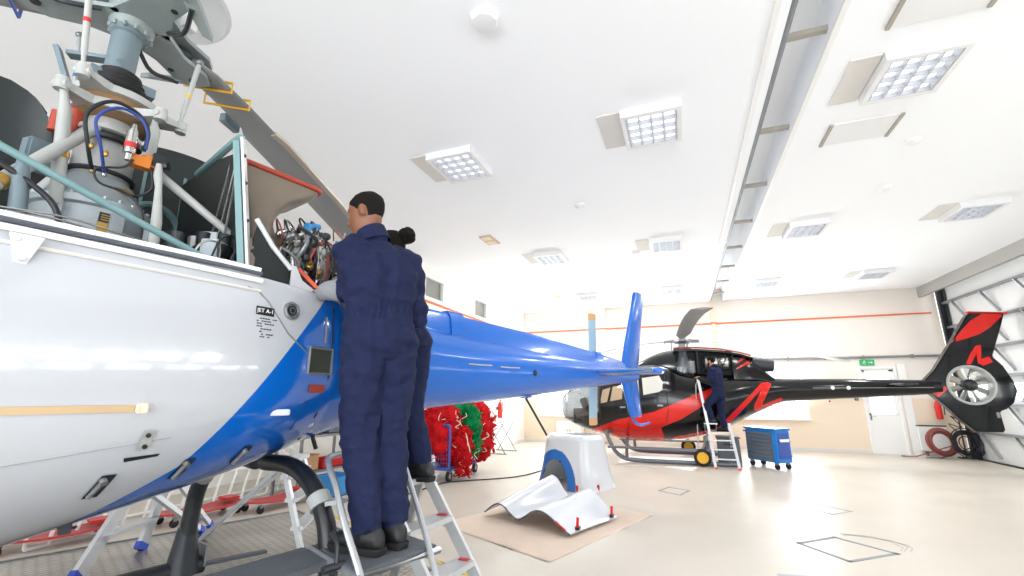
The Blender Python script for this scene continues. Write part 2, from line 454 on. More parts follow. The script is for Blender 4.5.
# left wall with clerestory windows (u runs +y from YF)
WL = [(y-YF, y+1.05-YF, 3.92, 4.58) for y in (9.15, 11.98)]
WL = [(a-YS+YF, c-YS+YF, d, e) for a, c, d, e in WL]
wall_holes('wall_left', 'wall_pale', (XL, YS, 0), (0, 1, 0), YB-YS+.2, ZC+.4, -.3, WL)
b = B(); b.box((XS-.15, (YF+YS)/2, 2.6), (.3, YS-YF+.6, 5.2)); struct(b, 'wall_recess', 'wall_pale')
b = B(); b.box(((XS+XL)/2, YS+.15, 2.6), (XL-XS, .3, 5.2)); struct(b, 'wall_return', 'wall_pale')
for i, (a, c, z0, z1) in enumerate(WL):
    y0, y1 = YS+a, YS+c; b = B(); f = .09
    for z in (z0+f/2, z1-f/2): b.box((XL-.02, (y0+y1)/2, z), (.1, y1-y0, f))
    for y in (y0+f/2, y1-f/2): b.box((XL-.02, y, (z0+z1)/2), (.098, f, z1-z0-2*f))
    w = struct(b, 'window_%d' % (i+4), 'trim_white')
    g = B(); g.box((XL-.04, (y0+y1)/2, (z0+z1)/2), (.01, y1-y0-2*f, z1-z0-2*f)); g.done('window_pane', 'window_glass', w)
    g = B(); g.box((XL-.1, (y0+y1)/2, (z0+z1)/2), (.02, y1-y0-.1, z1-z0-.1)); g.done('window_blind', 'blind', w)
b = B(); b.box((XL+.02, (YS+YB)/2, .05), (.04, YB-YS, .1)); struct(b, 'baseboard_left', 'lamp_plate')
# pilaster and drain pipe on the back wall
b = B(); b.box((-2.75, YB-.06, 2.6), (.5, .12, 5.0)); struct(b, 'trim_4', 'wall')
b = B(); b.box((1.14, YB-.05, 2.4), (.12, .1, 4.9)); struct(b, 'trim_5', 'wall_low')
b = B(); b.box((.75, YB-.02, 4.04), (XR-XL-.3, .03, .045)); b.box((-2.75, YB-.13, 4.04), (.56, .02, .045)); b.box((1.14, YB-.11, 4.05), (.2, .02, .045))
struct(b, 'trim_6', 'orange')
b = B(); b.box((XL+.02, (YS+YB)/2, 3.88), (.03, YB-YS, .045)); struct(b, 'trim_7', 'orange')
b = B(); b.tube([(1.3, YB-.05, 2.78), (7.1, YB-.05, 2.78)], .035, 8)
for x in (2.2, 3.2, 4.2, 5.2, 6.4): b.box((x, YB-.05, 2.78), (.04, .1, .11))
struct(b, 'trim_8', 'grey_steel')
# front wall with an unseen doorway added behind the camera for light, and the right-hand wall
wall_holes('wall_front', 'wall', (XS, YF, 0), (1, 0, 0), XR-XS+.2, ZC+.4, .3, [(3.0, 14.0, .0, 4.3)])
b = B(); b.box((XC+.05, 4.8, ZC+.05), (.1, 24, .7)); struct(b, 'trim_9', 'header')
b = B(); b.box((XR+.15, -4.6, 2.6), (.2, 5, 5.2)); b.box((XR+.15, 16.55, 2.6), (.2, .5, 5.2)); b.box((XR+.15, 6.2, 5.0), (.2, 21, .6)); struct(b, 'wall_right', 'wall')
# sectional hangar door in the right-hand wall
DY0, DY1 = -2.0, 16.2
d = B()
for k in range(7):
    z0 = .02+k*.7
    if k == 2:
        for y in [DY0+.05+i*1.3 for i in range(15)]:
            if y < DY1: d.box((XR+.04, y, z0+.34), (.05, .35, .68))
        d.box((XR+.04, (DY0+DY1)/2, z0+.09), (.05, DY1-DY0, .18)); d.box((XR+.04, (DY0+DY1)/2, z0+.6), (.05, DY1-DY0, .18))
    elif k == 3:
        d.box((XR+.04, (5.2+DY1)/2, z0+.34), (.05, DY1-5.2, .675)); d.box((XR+.04, (DY0+5.2)/2, z0+.05), (.05, 5.2-DY0, .1)); d.box((XR+.04, (DY0+5.2)/2, z0+.62), (.05, 5.2-DY0, .115))
        for i in range(7): d.box((XR+.04, DY0+.15+1.15*i, z0+.33), (.05, .4, .47))
    else: d.box((XR+.04, (DY0+DY1)/2, z0+.34), (.05, DY1-DY0, .675))
dr = struct(d, 'door_2', 'door_panel')
g = B(); g.box((XR+.05, (DY0+DY1)/2, .02+2*.7+.34), (.012, DY1-DY0, .4)); g.done('window_pane', 'window_glass', dr)
g = B(); g.box((XR+.05, 1.6, .02+3*.7+.34), (.012, 7.2, .5)); g.done('window_pane', 'window_glass', dr)
g = B()
for k in range(1, 7): g.box((XR-.06, (DY0+DY1)/2, .02+k*.7), (.1, DY1-DY0, .06))
g.done('stiffener', 'grey_steel', dr)
g = B()
for k in range(6):
    for i in range(14):
        y = DY1-.5-i*1.3; z = .06+k*.7
        g.bar((XR-.02, y-.42, z+.06), (XR-.1, y, z+.64), .07, .03)
g.done('diagonal_brace', 'alu', dr)
g = B(); g.box((XR-.02, (DY0+DY1)/2, .012), (.14, DY1-DY0, .024)); g.done('bottom_seal', 'black', dr)
b = B(); b.box((7.16, 16.28, 2.5), (.1, .1, 5.0)); b.box((7.22, 16.2, 2.5), (.05, .2, 5.0)); b.tube([(7.09, 16.2, 0), (7.09, 16.2, 4.6)], .035, 8)
struct(b, 'trim_10', 'dark_steel')
# back door
dx0, dx1 = XL+DR[0], XL+DR[1]
b = B()
for x in (dx0+.03, dx1-.03): b.box((x, YB+.02, 1.25), (.06, .14, 2.5))
b.box(((dx0+dx1)/2, YB+.02, 2.47), (dx1-dx0-.12, .14, .06)); b.box((dx1+.14, YB-.02, 1.28), (.2, .05, 2.56))
struct(b, 'trim_11', 'trim_white')
b = B(); xm = (dx0+dx1)/2; w2 = (dx1-dx0)/2-.06
b.box((xm, YB+.03, .56), (2*w2, .05, 1.12)); b.box((xm, YB+.03, 2.4), (2*w2, .05, .1))
for x in (xm-w2+.05, xm+w2-.05): b.box((x, YB+.03, 1.75), (.1, .05, 1.3))
b.box((xm, YB, .5), (2*w2-.24, .02, .72))
dr = struct(b, 'door_1', 'trim_white')
g = B(); g.box((xm, YB+.03, 1.73), (2*w2-.2, .01, 1.24)); g.done('window_pane', 'window_glass', dr)
g = B(); g.tube([(dx0+.12, YB, 1.06), (dx0+.12, YB-.06, 1.06), (dx0+.24, YB-.06, 1.06)], .012, 8); g.box((dx0+.12, YB, 1.04), (.04, .02, .2)); g.done('door_handle', 'chrome', dr)
# exit sign above the door: running figure and arrow
ex = thing('exit_sign', 'small green escape sign with white running figure above the back door', 'sign', (5.27, YB-.05, 2.62))
b = B(); b.box((5.27, YB-.03, 2.62), (.36, .06, .16)); b.done('sign_box', 'green_sign', ex)
b = B(); y = YB-.064
b.ell((5.2, y, 2.672), (.016, .004, .016))
for p, q in (((5.2, 2.655), (5.185, 2.612)), ((5.185, 2.612), (5.215, 2.59)), ((5.215, 2.59), (5.205, 2.56)), ((5.185, 2.612), (5.15, 2.575)), ((5.2, 2.65), (5.235, 2.632)), ((5.197, 2.648), (5.165, 2.63)), ((5.3, 2.62), (5.4, 2.62)), ((5.4, 2.62), (5.37, 2.65)), ((5.4, 2.62), (5.37, 2.59))):
    b.bar((p[0], y, p[1]), (q[0], y, q[1]), .014, .006, up=V((0, 1, 0)))
b.done('pictogram', 'ink_white', ex)

# ------------------------------------------------------------------ ceiling fixtures
def make_lamp():
    t = thing('ceiling_light', '', 'ceiling light', (0, 0, ZC)); Z = ZC
    W, D, h = .66, .74, .1
    b = B(); q = Z-h/2
    for sx in (-1, 1): b.box((sx*(W/2-.025), 0, q), (.05, D, h))
    for sy in (-1, 1): b.box((0, sy*(D/2-.025), q), (W-.1, .05, h))
    b.box((0, 0, Z-.006), (W-.1, D-.1, .012))
    b.done('housing', 'lamp_body', t)
    b = B()
    for k in range(5):
        f = -.5+k/4; b.box((f*(W-.12), 0, Z-.07), (.012, D-.1, .05)); b.box((0, f*(D-.12), Z-.0705), (W-.1, .012, .05))
    b.done('louver', 'louver', t)
    for k in range(4):
        b = B(); x = (-.375+k*.25)*(W-.12); b.rings([[(x+.052*math.cos(q), y, Z-.028+.014*math.sin(q)) for q in [2*pi*i/12 for i in range(12)]] for y in (-D/2+.06, D/2-.06)]); b.done('lamp_tube', 'tube_light', t)
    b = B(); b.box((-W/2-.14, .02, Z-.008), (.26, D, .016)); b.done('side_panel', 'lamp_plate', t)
    return t
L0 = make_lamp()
LL = [(-2.67, 5.1, 'square louvred ceiling light nearest above the mechanic with the short black hair'),
      (-.1, 5.05, 'large louvred ceiling light left of the ceiling rail, nearest the viewer'),
      (2.38, 5.0, 'big bright louvred ceiling light at upper right of the photo'),
      (-2.65, 9.75, 'louvred ceiling light in second row beside the small beige ceiling vent'),
      (-.1, 9.65, 'louvred ceiling light in second row just left of the ceiling rail'),
      (2.45, 9.62, 'louvred ceiling light in second row just right of the ceiling rail'),
      (4.95, 9.6, 'faint louvred ceiling light near the hangar door header, second row'),
      (-2.65, 14.25, 'farthest left louvred ceiling light above the blue tail'),
      (-.1, 14.2, 'far louvred ceiling light above the black helicopter rotor head'),
      (2.45, 14.2, 'far louvred ceiling light right of the rail end by the back wall'),
      (4.95, 14.1, 'far right louvred ceiling light above the black tail boom')]
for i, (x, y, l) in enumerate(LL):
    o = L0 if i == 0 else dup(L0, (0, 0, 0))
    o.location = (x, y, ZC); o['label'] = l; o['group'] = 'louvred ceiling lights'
b = B(); b.lathe((-1.35, 2.95, ZC), [(.13, 0), (.13, -.03), (.11, -.06), (.05, -.07)], n=8, axis=(0, 0, 1)); 
o = b.done('ceiling_speaker', 'lamp_body'); tag(o, 'white octagonal speaker box on the ceiling near the top edge', 'speaker')
for i, (x, y, l) in enumerate([(-1.4, 7.11, 'round white smoke detector between the first two light rows'), (-.75, 10.1, 'round white smoke detector left of the rail in the second light row'), (3.0, 6.6, 'round white smoke detector right of the rail near the bright lamp'), (3.2, 8.1, 'small round white detector right of the rail in front of the second row')]):
    b = B(); b.lathe((x, y, ZC), [(.09, 0), (.09, -.02), (.07, -.045), (.03, -.06), (.001, -.06)], n=20)
    tag(b.done('smoke_detector', 'lamp_body'), l, 'smoke detector', 'smoke detectors on the ceiling')
for i, (x, y, l) in enumerate([(-3.55, 8.2, 'beige ceiling vent nearer the viewer, left side of ceiling'), (-3.7, 14.3, 'tiny far beige ceiling vent beside the farthest left light')]):
    t = thing('ceiling_vent', l, 'vent', (x, y, ZC), 0, 'beige ceiling vents')
    b = B(); b.box((x, y, ZC-.012), (.26, .52, .024)); b.done('vent_plate', 'strap', t)
    b = B()
    for k in (-1, 1): b.box((x, y+k*.13, ZC-.028), (.2, .2, .01))
    b.done('grille', 'wall_low', t)
for i, (x, y, l) in enumerate([(2.28, 6.1, 'white ceiling hatch behind the bright lamp with two grey edges'), (2.3, 4.05, 'white ceiling hatch at top right corner with two grey edges')]):
    t = thing('ceiling_hatch', l, 'hatch', (x, y, ZC), 0, 'ceiling hatches')
    b = B(); b.box((x, y, ZC-.006), (.66, .5, .012)); b.done('panel', 'lamp_body', t)
    for k in (-1, 1):
        b = B(); b.box((x+k*.35, y, ZC-.012), (.035, .5, .024)); b.done('edge_strip', 'blind', t)
# rail in the ceiling channel
t = thing('ceiling_rail', 'long grey steel rail running down the slot in the ceiling', 'rail', (1.3, 4.7, ZC))
b = B(); b.tube([(1.13, -6, ZC+.03), (1.13, 16.6, ZC+.03)], .03, 8); b.done('rail_pipe', 'grey_steel', t)
for k in range(13):
    b = B(); b.box((1.3, -4+k*1.65, ZC+.1), (.42, .06, .05)); b.done('cross_bracket', 'blind', t)

# ------------------------------------------------------------------ light
w = bpy.data.worlds.new('sky'); sc.world = w; w.use_nodes = True
bg = w.node_tree.nodes['Background']; bg.inputs[0].default_value = (.93, .97, 1, 1); bg.inputs[1].default_value = 3.2
def area(name, loc, rot, sx, sy, e, col=(1, 1, 1)):
    l = bpy.data.lights.new(name, 'AREA'); l.shape = 'RECTANGLE'; l.size = sx; l.size_y = sy; l.energy = e; l.color = col
    o = bpy.data.objects.new(name, l); COL.objects.link(o); o.location = loc; o.rotation_euler = rot; return o
area('added_doorway_light', (.2, YF-.05, 2.15), (pi/2+R(42), 0, 0), 10.8, 4.2, 760, (.92, .965, 1))  # doorway light added behind the camera, tilted up to brighten the ceiling
for i, (a, c, z0, z1) in enumerate(WB):
    area('daylight_back_window', (XL+(a+c)/2, YB+.32, (z0+z1)/2), (-pi/2-R(40), 0, 0), c-a, z1-z0, 300, (.94, .975, 1))  # daylight at the real windows, tilted up to brighten the ceiling
area('daylight_door_windows', (XR+.1, 7, 1.75), (0, pi/2, 0), .4, 17, 160, (.97, .99, 1))
area('daylight_door_windows', (XR+.1, 1.6, 2.45), (0, pi/2, 0), .45, 7.2, 230, (.97, .99, 1))
for x, y, l in LL:
    area('lamp_light', (x, y, ZC-.115), (0, 0, 0), .5, .6, 36, (.98, .99, 1))
sc.view_settings.view_transform = 'Standard'; sc.view_settings.look = 'None'; sc.view_settings.gamma = 1.
sc.view_settings.use_curve_mapping = False; sc.view_settings.exposure = .1
sc.cycles.use_denoising = True
sc.cycles.max_bounces = 10; sc.cycles.diffuse_bounces = 6; sc.cycles.glossy_bounces = 4; sc.cycles.transparent_max_bounces = 12
sc.cycles.sample_clamp_indirect = 8.
# ------------------------------------------------------------------ black and red helicopter by the back wall
HX, HY = 0., 13.55
H2 = thing('helicopter', 'black and red light helicopter standing on skids by the back wall', 'helicopter', (HX, HY, 0))
def interp(tab, x):
    if x <= tab[0][0]: return tab[0][1:]
    for a, c in zip(tab, tab[1:]):
        if x <= c[0]:
            t = (x-a[0])/(c[0]-a[0]); t2 = t
            return tuple(p+(q-p)*t2 for p, q in zip(a[1:], c[1:]))
    return tab[-1][1:]
EC = [(-3.45, 1.22, 1.5, .1), (-3.38, 1.08, 1.6, .27), (-3.25, .95, 1.74, .44), (-3.0, .82, 1.9, .62), (-2.63, .69, 2.04, .78), (-2.2, .59, 2.2, .88), (-1.75, .48, 2.34, .94), (-1.2, .45, 2.48, .96), (-.7, .46, 2.56, .96), (-.3, .5, 2.5, .95), (0, .55, 2.34, .93),
      (.5, .66, 2.22, .88), (.9, .78, 2.2, .8), (1.3, 1.0, 2.19, .66), (1.6, 1.16, 2.17, .54), (1.9, 1.3, 2.14, .42), (2.15, 1.42, 2.1, .34), (2.4, 1.5, 2.07, .29), (3.75, 1.58, 2.05, .24), (5.1, 1.66, 2.01, .185), (5.75, 1.7, 2.0, .15)]
def ec_ring(x, n=56, e=2.35):
    zb, zt, hw = interp(EC, x); zc = (zb+zt)/2; h = (zt-zb)/2; r = []
    ee = 2. if x > 1.9 or x < -2.9 else e
    for k in range(n):
        t = 2*pi*k/n; c, s = math.cos(t), math.sin(t)
        r.append(V((x, hw*math.copysign(abs(s)**(2/ee), s), zc+h*math.copysign(abs(c)**(2/ee), c))))
    return r
xs = [-3.45, -3.42, -3.38, -3.32]+[-3.25+.1*i for i in range(56)]+[2.4+.2*i for i in range(17)]
RS = [ec_ring(x) for x in xs]
full = B(); full.rings(RS); bmesh.ops.recalc_face_normals(full.bm, faces=full.bm.faces[:]); FT = BVHTree.FromBMesh(full.bm)
def is_glass(c):
    x, z = c.x, c.z
    if x > -2.16: return False
    lim = 1.02+max(0, x+2.9)*.25
    return z > lim and not (z > 1.95+(x+2.5)*.0 and x > -2.3)
body = B(); body.bm.free(); body.bm = full.bm.copy()
gl = [f for f in body.bm.faces if is_glass(f.calc_center_median())]
bmesh.ops.delete(body.bm, geom=gl, context='FACES')
fo = body.done('fuselage', 'black_gloss', H2, world=False, recalc=False)
cg = B(); cg.bm.free(); cg.bm = full.bm.copy()
bmesh.ops.delete(cg.bm, geom=[f for f in cg.bm.faces if not is_glass(f.calc_center_median())], context='FACES')
cg.done('canopy_glass', 'canopy_glass', H2, world=False, recalc=False)
full.bm.free()
def snap(x, z, side=-1, off=.006):
    h = FT.ray_cast(V((x, side*5, z)), V((0, -side, 0))); return h[0]+h[1]*off if h[0] else V((x, 0, z))
b = B()
for side in (-1, 1):
    b.tube([snap(-2.16, 1.02+.2*i*.5, side) for i in range(11)], .03, 6)
    b.tube([snap(-3.36+.1*i, 1.02+max(0, -3.36+.1*i+2.9)*.25, side) for i in range(13)], .02, 6)
b.tube([V((x, 0, interp(EC, x)[1]+.006)) for x in [-3.42+.08*i for i in range(16)]], .02, 6)
b.done('canopy_frame', 'black_plastic', H2, world=False)
# cockpit seen through the bubble
b = B(); b.box((-2.72, 0, 1.1), (.5, 1.2, .4)); b.box((-2.66, 0, 1.42), (.2, 1.0, .34), Matrix.Rotation(R(-20), 3, 'Y')); b.done('instrument_panel', 'black_plastic', H2, world=False, bevel=.02)
for y in (-.4, .4):
    b = B(); b.box((-1.95, y, .95), (.5, .45, .14)); b.box((-1.72, y, 1.35), (.14, .45, .75), Matrix.Rotation(R(10), 3, 'Y')); b.box((-1.66, y, 1.82), (.09, .26, .18)); b.done('seat', 'case', H2, world=False, bevel=.03)
b = B(); b.box((-1.55, 0, 1.4), (.04, 1.5, 1.3)); b.done('bulkhead', 'bay_black', H2, world=False)
# red livery, near and far side
red1 = [(-2.62, .69), (-2.1, .88), (-1.67, 1.04), (-.77, 1.24), (-.2, 1.47), (.37, 1.72), (.73, 1.85), (.64, 1.54), (.3, 1.32), (-.1, 1.07), (-.45, .92), (-.62, .84), (-.55, .5), (-1.2, .452), (-1.75, .482), (-2.2, .592)]
zig = [(.72, .84), (.98, 1.12), (1.66, 1.76), (1.86, 1.96), (2.02, 1.99), (2.1, 1.93), (1.84, 1.48), (1.83, 1.42), (2.28, 1.6), (2.34, 1.55), (2.24, 1.485), (1.72, 1.25), (1.62, 1.3), (1.62, 1.4), (1.84, 1.8), (1.7, 1.66), (1.12, 1.07), (.86, .79)]
bel = [(-.42, .5), (-.42, .58), (.3, .75), (.72, .84), (.72, .745), (.5, .68), (0, .57)]
for sd in (-1, 1):
    decal(red1, FT, 'red_stripe', 'red', H2, side=sd, label='broad red stripe along the nose')
    decal(zig, FT, 'red_stripe', 'red', H2, side=sd, label='red zigzag stripe below the engine')
    decal(bel, FT, 'red_stripe', 'red', H2, side=sd)
    for poly, m in (([(-2.08, 1.8), (-1.86, 1.86), (-1.96, 1.48), (-2.16, 1.44)], 'tan_glass'), ([(-1.8, 1.88), (-1.52, 1.93), (-1.56, 1.56), (-1.88, 1.5)], 'tan_glass'),
                    ([(-1.36, 2.04), (-1.12, 2.1), (-1.1, 1.68), (-1.3, 1.62)], 'pale_glass'), ([(-1.02, 2.1), (-.58, 2.16), (-.5, 1.98), (-.52, 1.8), (-.6, 1.74), (-1.0, 1.66)], 'pale_glass')):
        o = decal(poly, FT, 'side_window', m, H2, side=sd, off=.006, label='tan tinted front side window' if m == 'tan_glass' else 'pale rear side window')
    b = B()
    for q in ([(-2.2, 1.95), (-1.46, 2.08), (-1.42, .95), (-1.5, .7), (-2.2, .75)], [(-1.4, 2.1), (-.45, 2.2), (-.4, 1.3), (-.5, .9), (-1.36, .75)]):
        pp = []
        for i in range(len(q)):
            (x0, z0), (x1, z1) = q[i], q[(i+1) % len(q)]
            for k in range(8): pp.append(snap(x0+(x1-x0)*k/8, z0+(z1-z0)*k/8, sd, .003))
        b.tube(pp, .008, 4, closed=True)
    b.done('door_seam', 'black_plastic', H2, world=False)
    for x_, z_ in ((-1.55, 1.35), (-.6, 1.4)):
        b = B(); b.box(snap(x_, z_, sd, .012), (.14, .03, .04)); b.done('door_handle', 'grey_steel', H2, world=False)
# upper deck: gearbox fairing, roof beam, aft cowl
b = B(); RR = []
for i in range(12):
    x = -1.25+i*.1; t = i/11; zt = 2.5+.37*math.sin(t*pi/2); hw = .25+.27*t; zb = 2.3
    RR.append([V((x, hw*s*(1.0), zz)) for s, zz in ((-1.15, zb), (-1.05, zb+(zt-zb)*.5), (-.8, zb+(zt-zb)*.85), (-.4, zt), (0, zt+.015), (.4, zt), (.8, zb+(zt-zb)*.85), (1.05, zb+(zt-zb)*.5), (1.15, zb))])
b.rings(RR); b.done('gearbox_fairing', 'black_gloss', H2, world=False)
b = B()
b.rings([[V((x, y, z)) for y, z in ((-w_, z0), (-w_, z0+.05), (0, z0+.08), (w_, z0+.05), (w_, z0), (0, z0-.02))] for x, w_, z0 in ((-.18, .5, 2.82), (.4, .5, 2.82), (1.0, .48, 2.76), (1.45, .44, 2.66), (1.75, .36, 2.56))])
b.done('roof_cowl', 'black_gloss', H2, world=False)
b = B(); b.tube([(-.15, -.5, 2.9), (.4, -.51, 2.9), (1.0, -.49, 2.84), (1.45, -.45, 2.74), (1.7, -.4, 2.66)], .022, 6); b.done('cowl_lip', 'seal', H2, world=False)
b = B()
b.rings([[V((x, y*w_, z0+(z1-z0)*zz)) for y, zz in ((-1, 0), (-1.02, .5), (-.85, .85), (-.4, 1), (.4, 1), (.85, .85), (1.02, .5), (1, 0))] for x, w_, z0, z1 in ((1.25, .46, 2.05, 2.74), (1.5, .45, 2.05, 2.7), (1.75, .4, 2.05, 2.55), (1.98, .3, 2.02, 2.3), (2.2, .22, 1.98, 2.1))])
ac = b.done('aft_cowl', 'black_gloss', H2, world=False); AT = bvh_of(ac)
decal([(1.3, 2.3), (1.36, 2.36), (1.68, 2.56), (1.72, 2.48)], AT, 'red_stripe', 'red', H2)
decal([(1.3, 2.42), (1.36, 2.48), (1.5, 2.62), (1.58, 2.6)], AT, 'red_stripe', 'red', H2)
b = B(); b.box((.5, 0, 2.5), (1.6, .05, .66)); b.box((-.2, 0, 2.5), (.04, .9, .62)); b.box((.42, 0, 2.52), (.05, .8, .6)); b.box((1.26, 0, 2.42), (.03, .84, .5)); b.done('engine_bay', 'bay_black', H2, world=False)
b = B(); b.lathe((.55, -.25, 2.5), [(.12, 0), (.2, .05), (.22, .15), (.22, .3), (.17, .36), (.2, .42), (.2, .6), (.12, .68)], (1, 0, 0), 24); b.lathe((.6, -.25, 2.5), [(.235, 0), (.235, .03)], (1, 0, 0), 24); b.lathe((.85, -.25, 2.5), [(.23, 0), (.23, .03)], (1, 0, 0), 24); eng = b.done('turbine', 'steel', H2, world=False)
b = B()
for k in range(5):
    pts = smooth_path([(.5+.12*k, -.44, 2.24+.05*k), (.58+.1*k, -.5, 2.36), (.56+.13*k, -.5, 2.56), (.7+.1*k, -.4, 2.7)], 4); b.tube(pts, .012, 6)
b.done('hose', 'hose_black', H2, world=False)
b = B(); b.lathe((.05, -.1, 2.1), [(.3, 0), (.3, .22), (.24, .35), (.14, .5), (.1, .75), (.1, .95)], n=24); b.box((-.02, -.38, 2.3), (.2, .2, .2)); b.lathe((.25, -.38, 2.25), [(.09, 0), (.09, .3)], n=16); b.done('main_gearbox', 'gearbox', H2, world=False)
b = B()
for x in (-.12, .3): b.tube([(x, -.45, 2.12), (.05, -.2, 2.8)], .025, 8)
for k in range(4): b.tube(smooth_path([(-.1+.1*k, -.45, 2.2), (-.06+.11*k, -.52, 2.4), (.02+.07*k, -.4, 2.6)], 4), .012, 6)
b.done('gearbox_strut', 'grey_steel', H2, world=False)
b = B(); b.lathe((1.75, 0, 2.46), [(.2, 0), (.17, .3), (.15, .5)], (.95, 0, -.12), 20, caps=False); b.lathe((1.75, 0, 2.46), [(.14, .5), (.16, .3), (.05, .1)], (.95, 0, -.12), 20); b.done('exhaust_pipe', 'dark_steel', H2, world=False)
# rotor head and three blades
b = B(); b.cyl((.05, 0, 2.85), (.05, 0, 3.22), .075); b.lathe((.05, 0, 3.05), [(.2, 0), (.24, .04), (.24, .08), (.14, .14), (.06, .2)], n=24)
b.lathe((.05, 0, 2.9), [(.17, 0), (.24, .02), (.24, .06), (.1, .08)], n=24); hub = b.done('rotor_head', 'grey_steel', H2, world=False)
for a in (30, 150, -86):
    d = V((math.cos(R(a)), math.sin(R(a)), 0)); nrm = V((-d.y, d.x, 0)); hb = V((.05, 0, 3.14))
    b = B(); b.bar(hb+d*.1, hb+d*.5, .16, .09); b.cyl(hb+d*.2-nrm*.1, hb+d*.2+nrm*.1, .06); b.tube([hb+d*.24+nrm*.14+V((0, 0, -.3)), hb+d*.24+nrm*.12], .018, 8); b.done('blade_grip', 'grey_steel', H2, world=False)
    b = B(); rs = []
    for t in (.45, .9, 1.1, 2., 3., 4., 5.2, 5.3):
        c = .09 if t < .8 else (.19 if t < 5.25 else .12); dz = -.018*t*t if a != -86 else .1*t-.02*t*t
        o = hb+d*t+V((0, 0, dz)); tw = R(9-1.5*t)
        rs.append([o+nrm*(c*math.cos(k)*math.cos(tw))+V((0, 0, c*math.cos(k)*math.sin(tw)+.018*math.sin(k))) for k in [2*pi*i/12 for i in range(12)]])
    b.rings(rs); b.done('rotor_blade', 'worn' if a == 30 else 'blade', H2, world=False, ang=60)
# fin with ducted fan
def q2(u, v): return (6.41+(u-480)*.0062-(v-97)*.00148, 3.53-(u-480)*.0004-(v-97)*.00803)
out = [q2(*p) for p in ((352, 292), (380, 262), (430, 180), (470, 108), (480, 97), (580, 97), (572, 130), (546, 220), (575, 245), (603, 285), (614, 312), (604, 345), (585, 362), (566, 370), (580, 418), (574, 425), (502, 428), (455, 398), (420, 368), (375, 336), (352, 322))]
fc = q2(485, 302); FR = .41
hole = [(fc[0]+FR*math.cos(2*pi*k/40), fc[1]+FR*math.sin(2*pi*k/40)) for k in range(40)]
b = B(); b.prism(out, (0, .1, 0), (1, 0, 0), (0, 0, 1), .2, [hole]); fin = b.done('tail_fin', 'black_gloss', H2, world=False, bevel=.02)
T3 = bvh_of(fin)
for poly in ([(428, 184), (455, 150), (482, 120), (515, 100), (578, 100), (560, 118), (540, 138), (510, 158), (470, 172)], [(470, 243), (482, 215), (497, 192), (512, 189), (514, 205), (513, 228), (536, 221), (546, 236), (520, 247), (504, 240), (500, 214), (484, 245)], [(369, 331), (410, 308), (418, 316), (390, 340), (380, 344)]):
    for sd in (-1, 1): decal([q2(*p) for p in poly], T3, 'red_stripe', 'red', H2, side=sd, step=.1)
b = B()
for y in (-.11, .11): b.torus((fc[0], y, fc[1]), (0, 1, 0), FR+.01, .03, 40, 8)
b.lathe((fc[0], .1, fc[1]), [(FR-.003, 0), (FR-.03, -.1), (FR-.003, -.2)], (0, 1, 0), 40, caps=False); b.done('fan_ring', 'worn', H2, world=False)
b = B(); b.ell((fc[0], -.06, fc[1]), (.135, .11, .135), n=24); b.done('fan_hub', 'black_plastic', H2, world=False)
for k in range(8):
    a = 2*pi*k/8+.3; d = V((math.cos(a), 0, math.sin(a))); o = V((fc[0], .02, fc[1])); tn = V((-d.z, 0, d.x)); b = B()
    b.rings([[o+d*t+tn*(c*math.cos(k2))+V((0, c*.6*math.cos(k2)+.012*math.sin(k2), 0)) for k2 in [2*pi*i/8 for i in range(8)]] for t, c in ((.12, .05), (.27, .068), (.4, .072))]); b.done('fan_blade', 'steel', H2, world=False, ang=60)
b = B(); p = q2(560, 380); b.box((p[0], -.105, p[1]), (.06, .01, .12)); b.done('fin_plate', 'grey_steel', H2, world=False, bevel=.004)
b = B(); p, q = q2(480, 95), q2(585, 98); b.bar((p[0], 0, p[1]+.01), (q[0]+.05, 0, q[1]+.01), .1, .04); b.done('fin_cap', 'red', H2, world=False)
for y in (-1, 1):
    b = B(); b.rings([[V((4.75+c*math.cos(k), yy*y, 1.9+.03*math.sin(k))) for k in [2*pi*i/12 for i in range(12)]] for yy, c in ((.1, .22), (.75, .2), (.8, .15))]); b.done('stabilizer', 'black_gloss', H2, world=False)
for x in (3.42, 3.75):
    b = B(); b.ell(snap(x, 1.83, -1, .01), (.045, .02, .045)); b.done('boom_light', 'trim_white', H2, world=False)
b = B(); b.tube([snap(3.0+.22*i, 1.83, -1, .008) for i in range(12)], .01, 6); b.done('boom_trim', 'grey_steel', H2, world=False)
# skids
for sd in (-1, 1):
    y = sd*1.07; b = B()
    b.tube(smooth_path([(-2.02, y*.9, .72), (-1.93, y*.95, .5), (-1.78, y, .25), (-1.58, y, .1), (-1.25, y, .055), (0, y, .05), (1.15, y, .05)], 5), .05, 12); b.done('skid', 'skid_grey', H2, world=False)
    for x in (-1.5, .45):
        b = B(); b.tube(smooth_path([(x, y, .08), (x, y*.97, .25), (x, y*.82, .45), (x, y*.5, .56), (x, 0, .58)], 5), .042, 10); b.done('cross_tube', 'skid_grey', H2, world=False)
    b = B(); b.bar((-1.95, y*1.08, .36), (.62, y*1.08, .36), .14, .05); b.tube([(-1.5, y*1.06, .36), (-1.5, y*.9, .36)], .02, 6); b.tube([(.45, y*1.06, .36), (.45, y*.9, .36)], .02, 6); b.done('foot_step', 'skid_grey', H2, world=False)
for sd in (-1, 1):
    b = B(); b.tube([(-1.9, sd*.5, .69), (-2.02, sd*.96, .72)], .05, 10); b.done('skid_brace', 'skid_grey', H2, world=False)
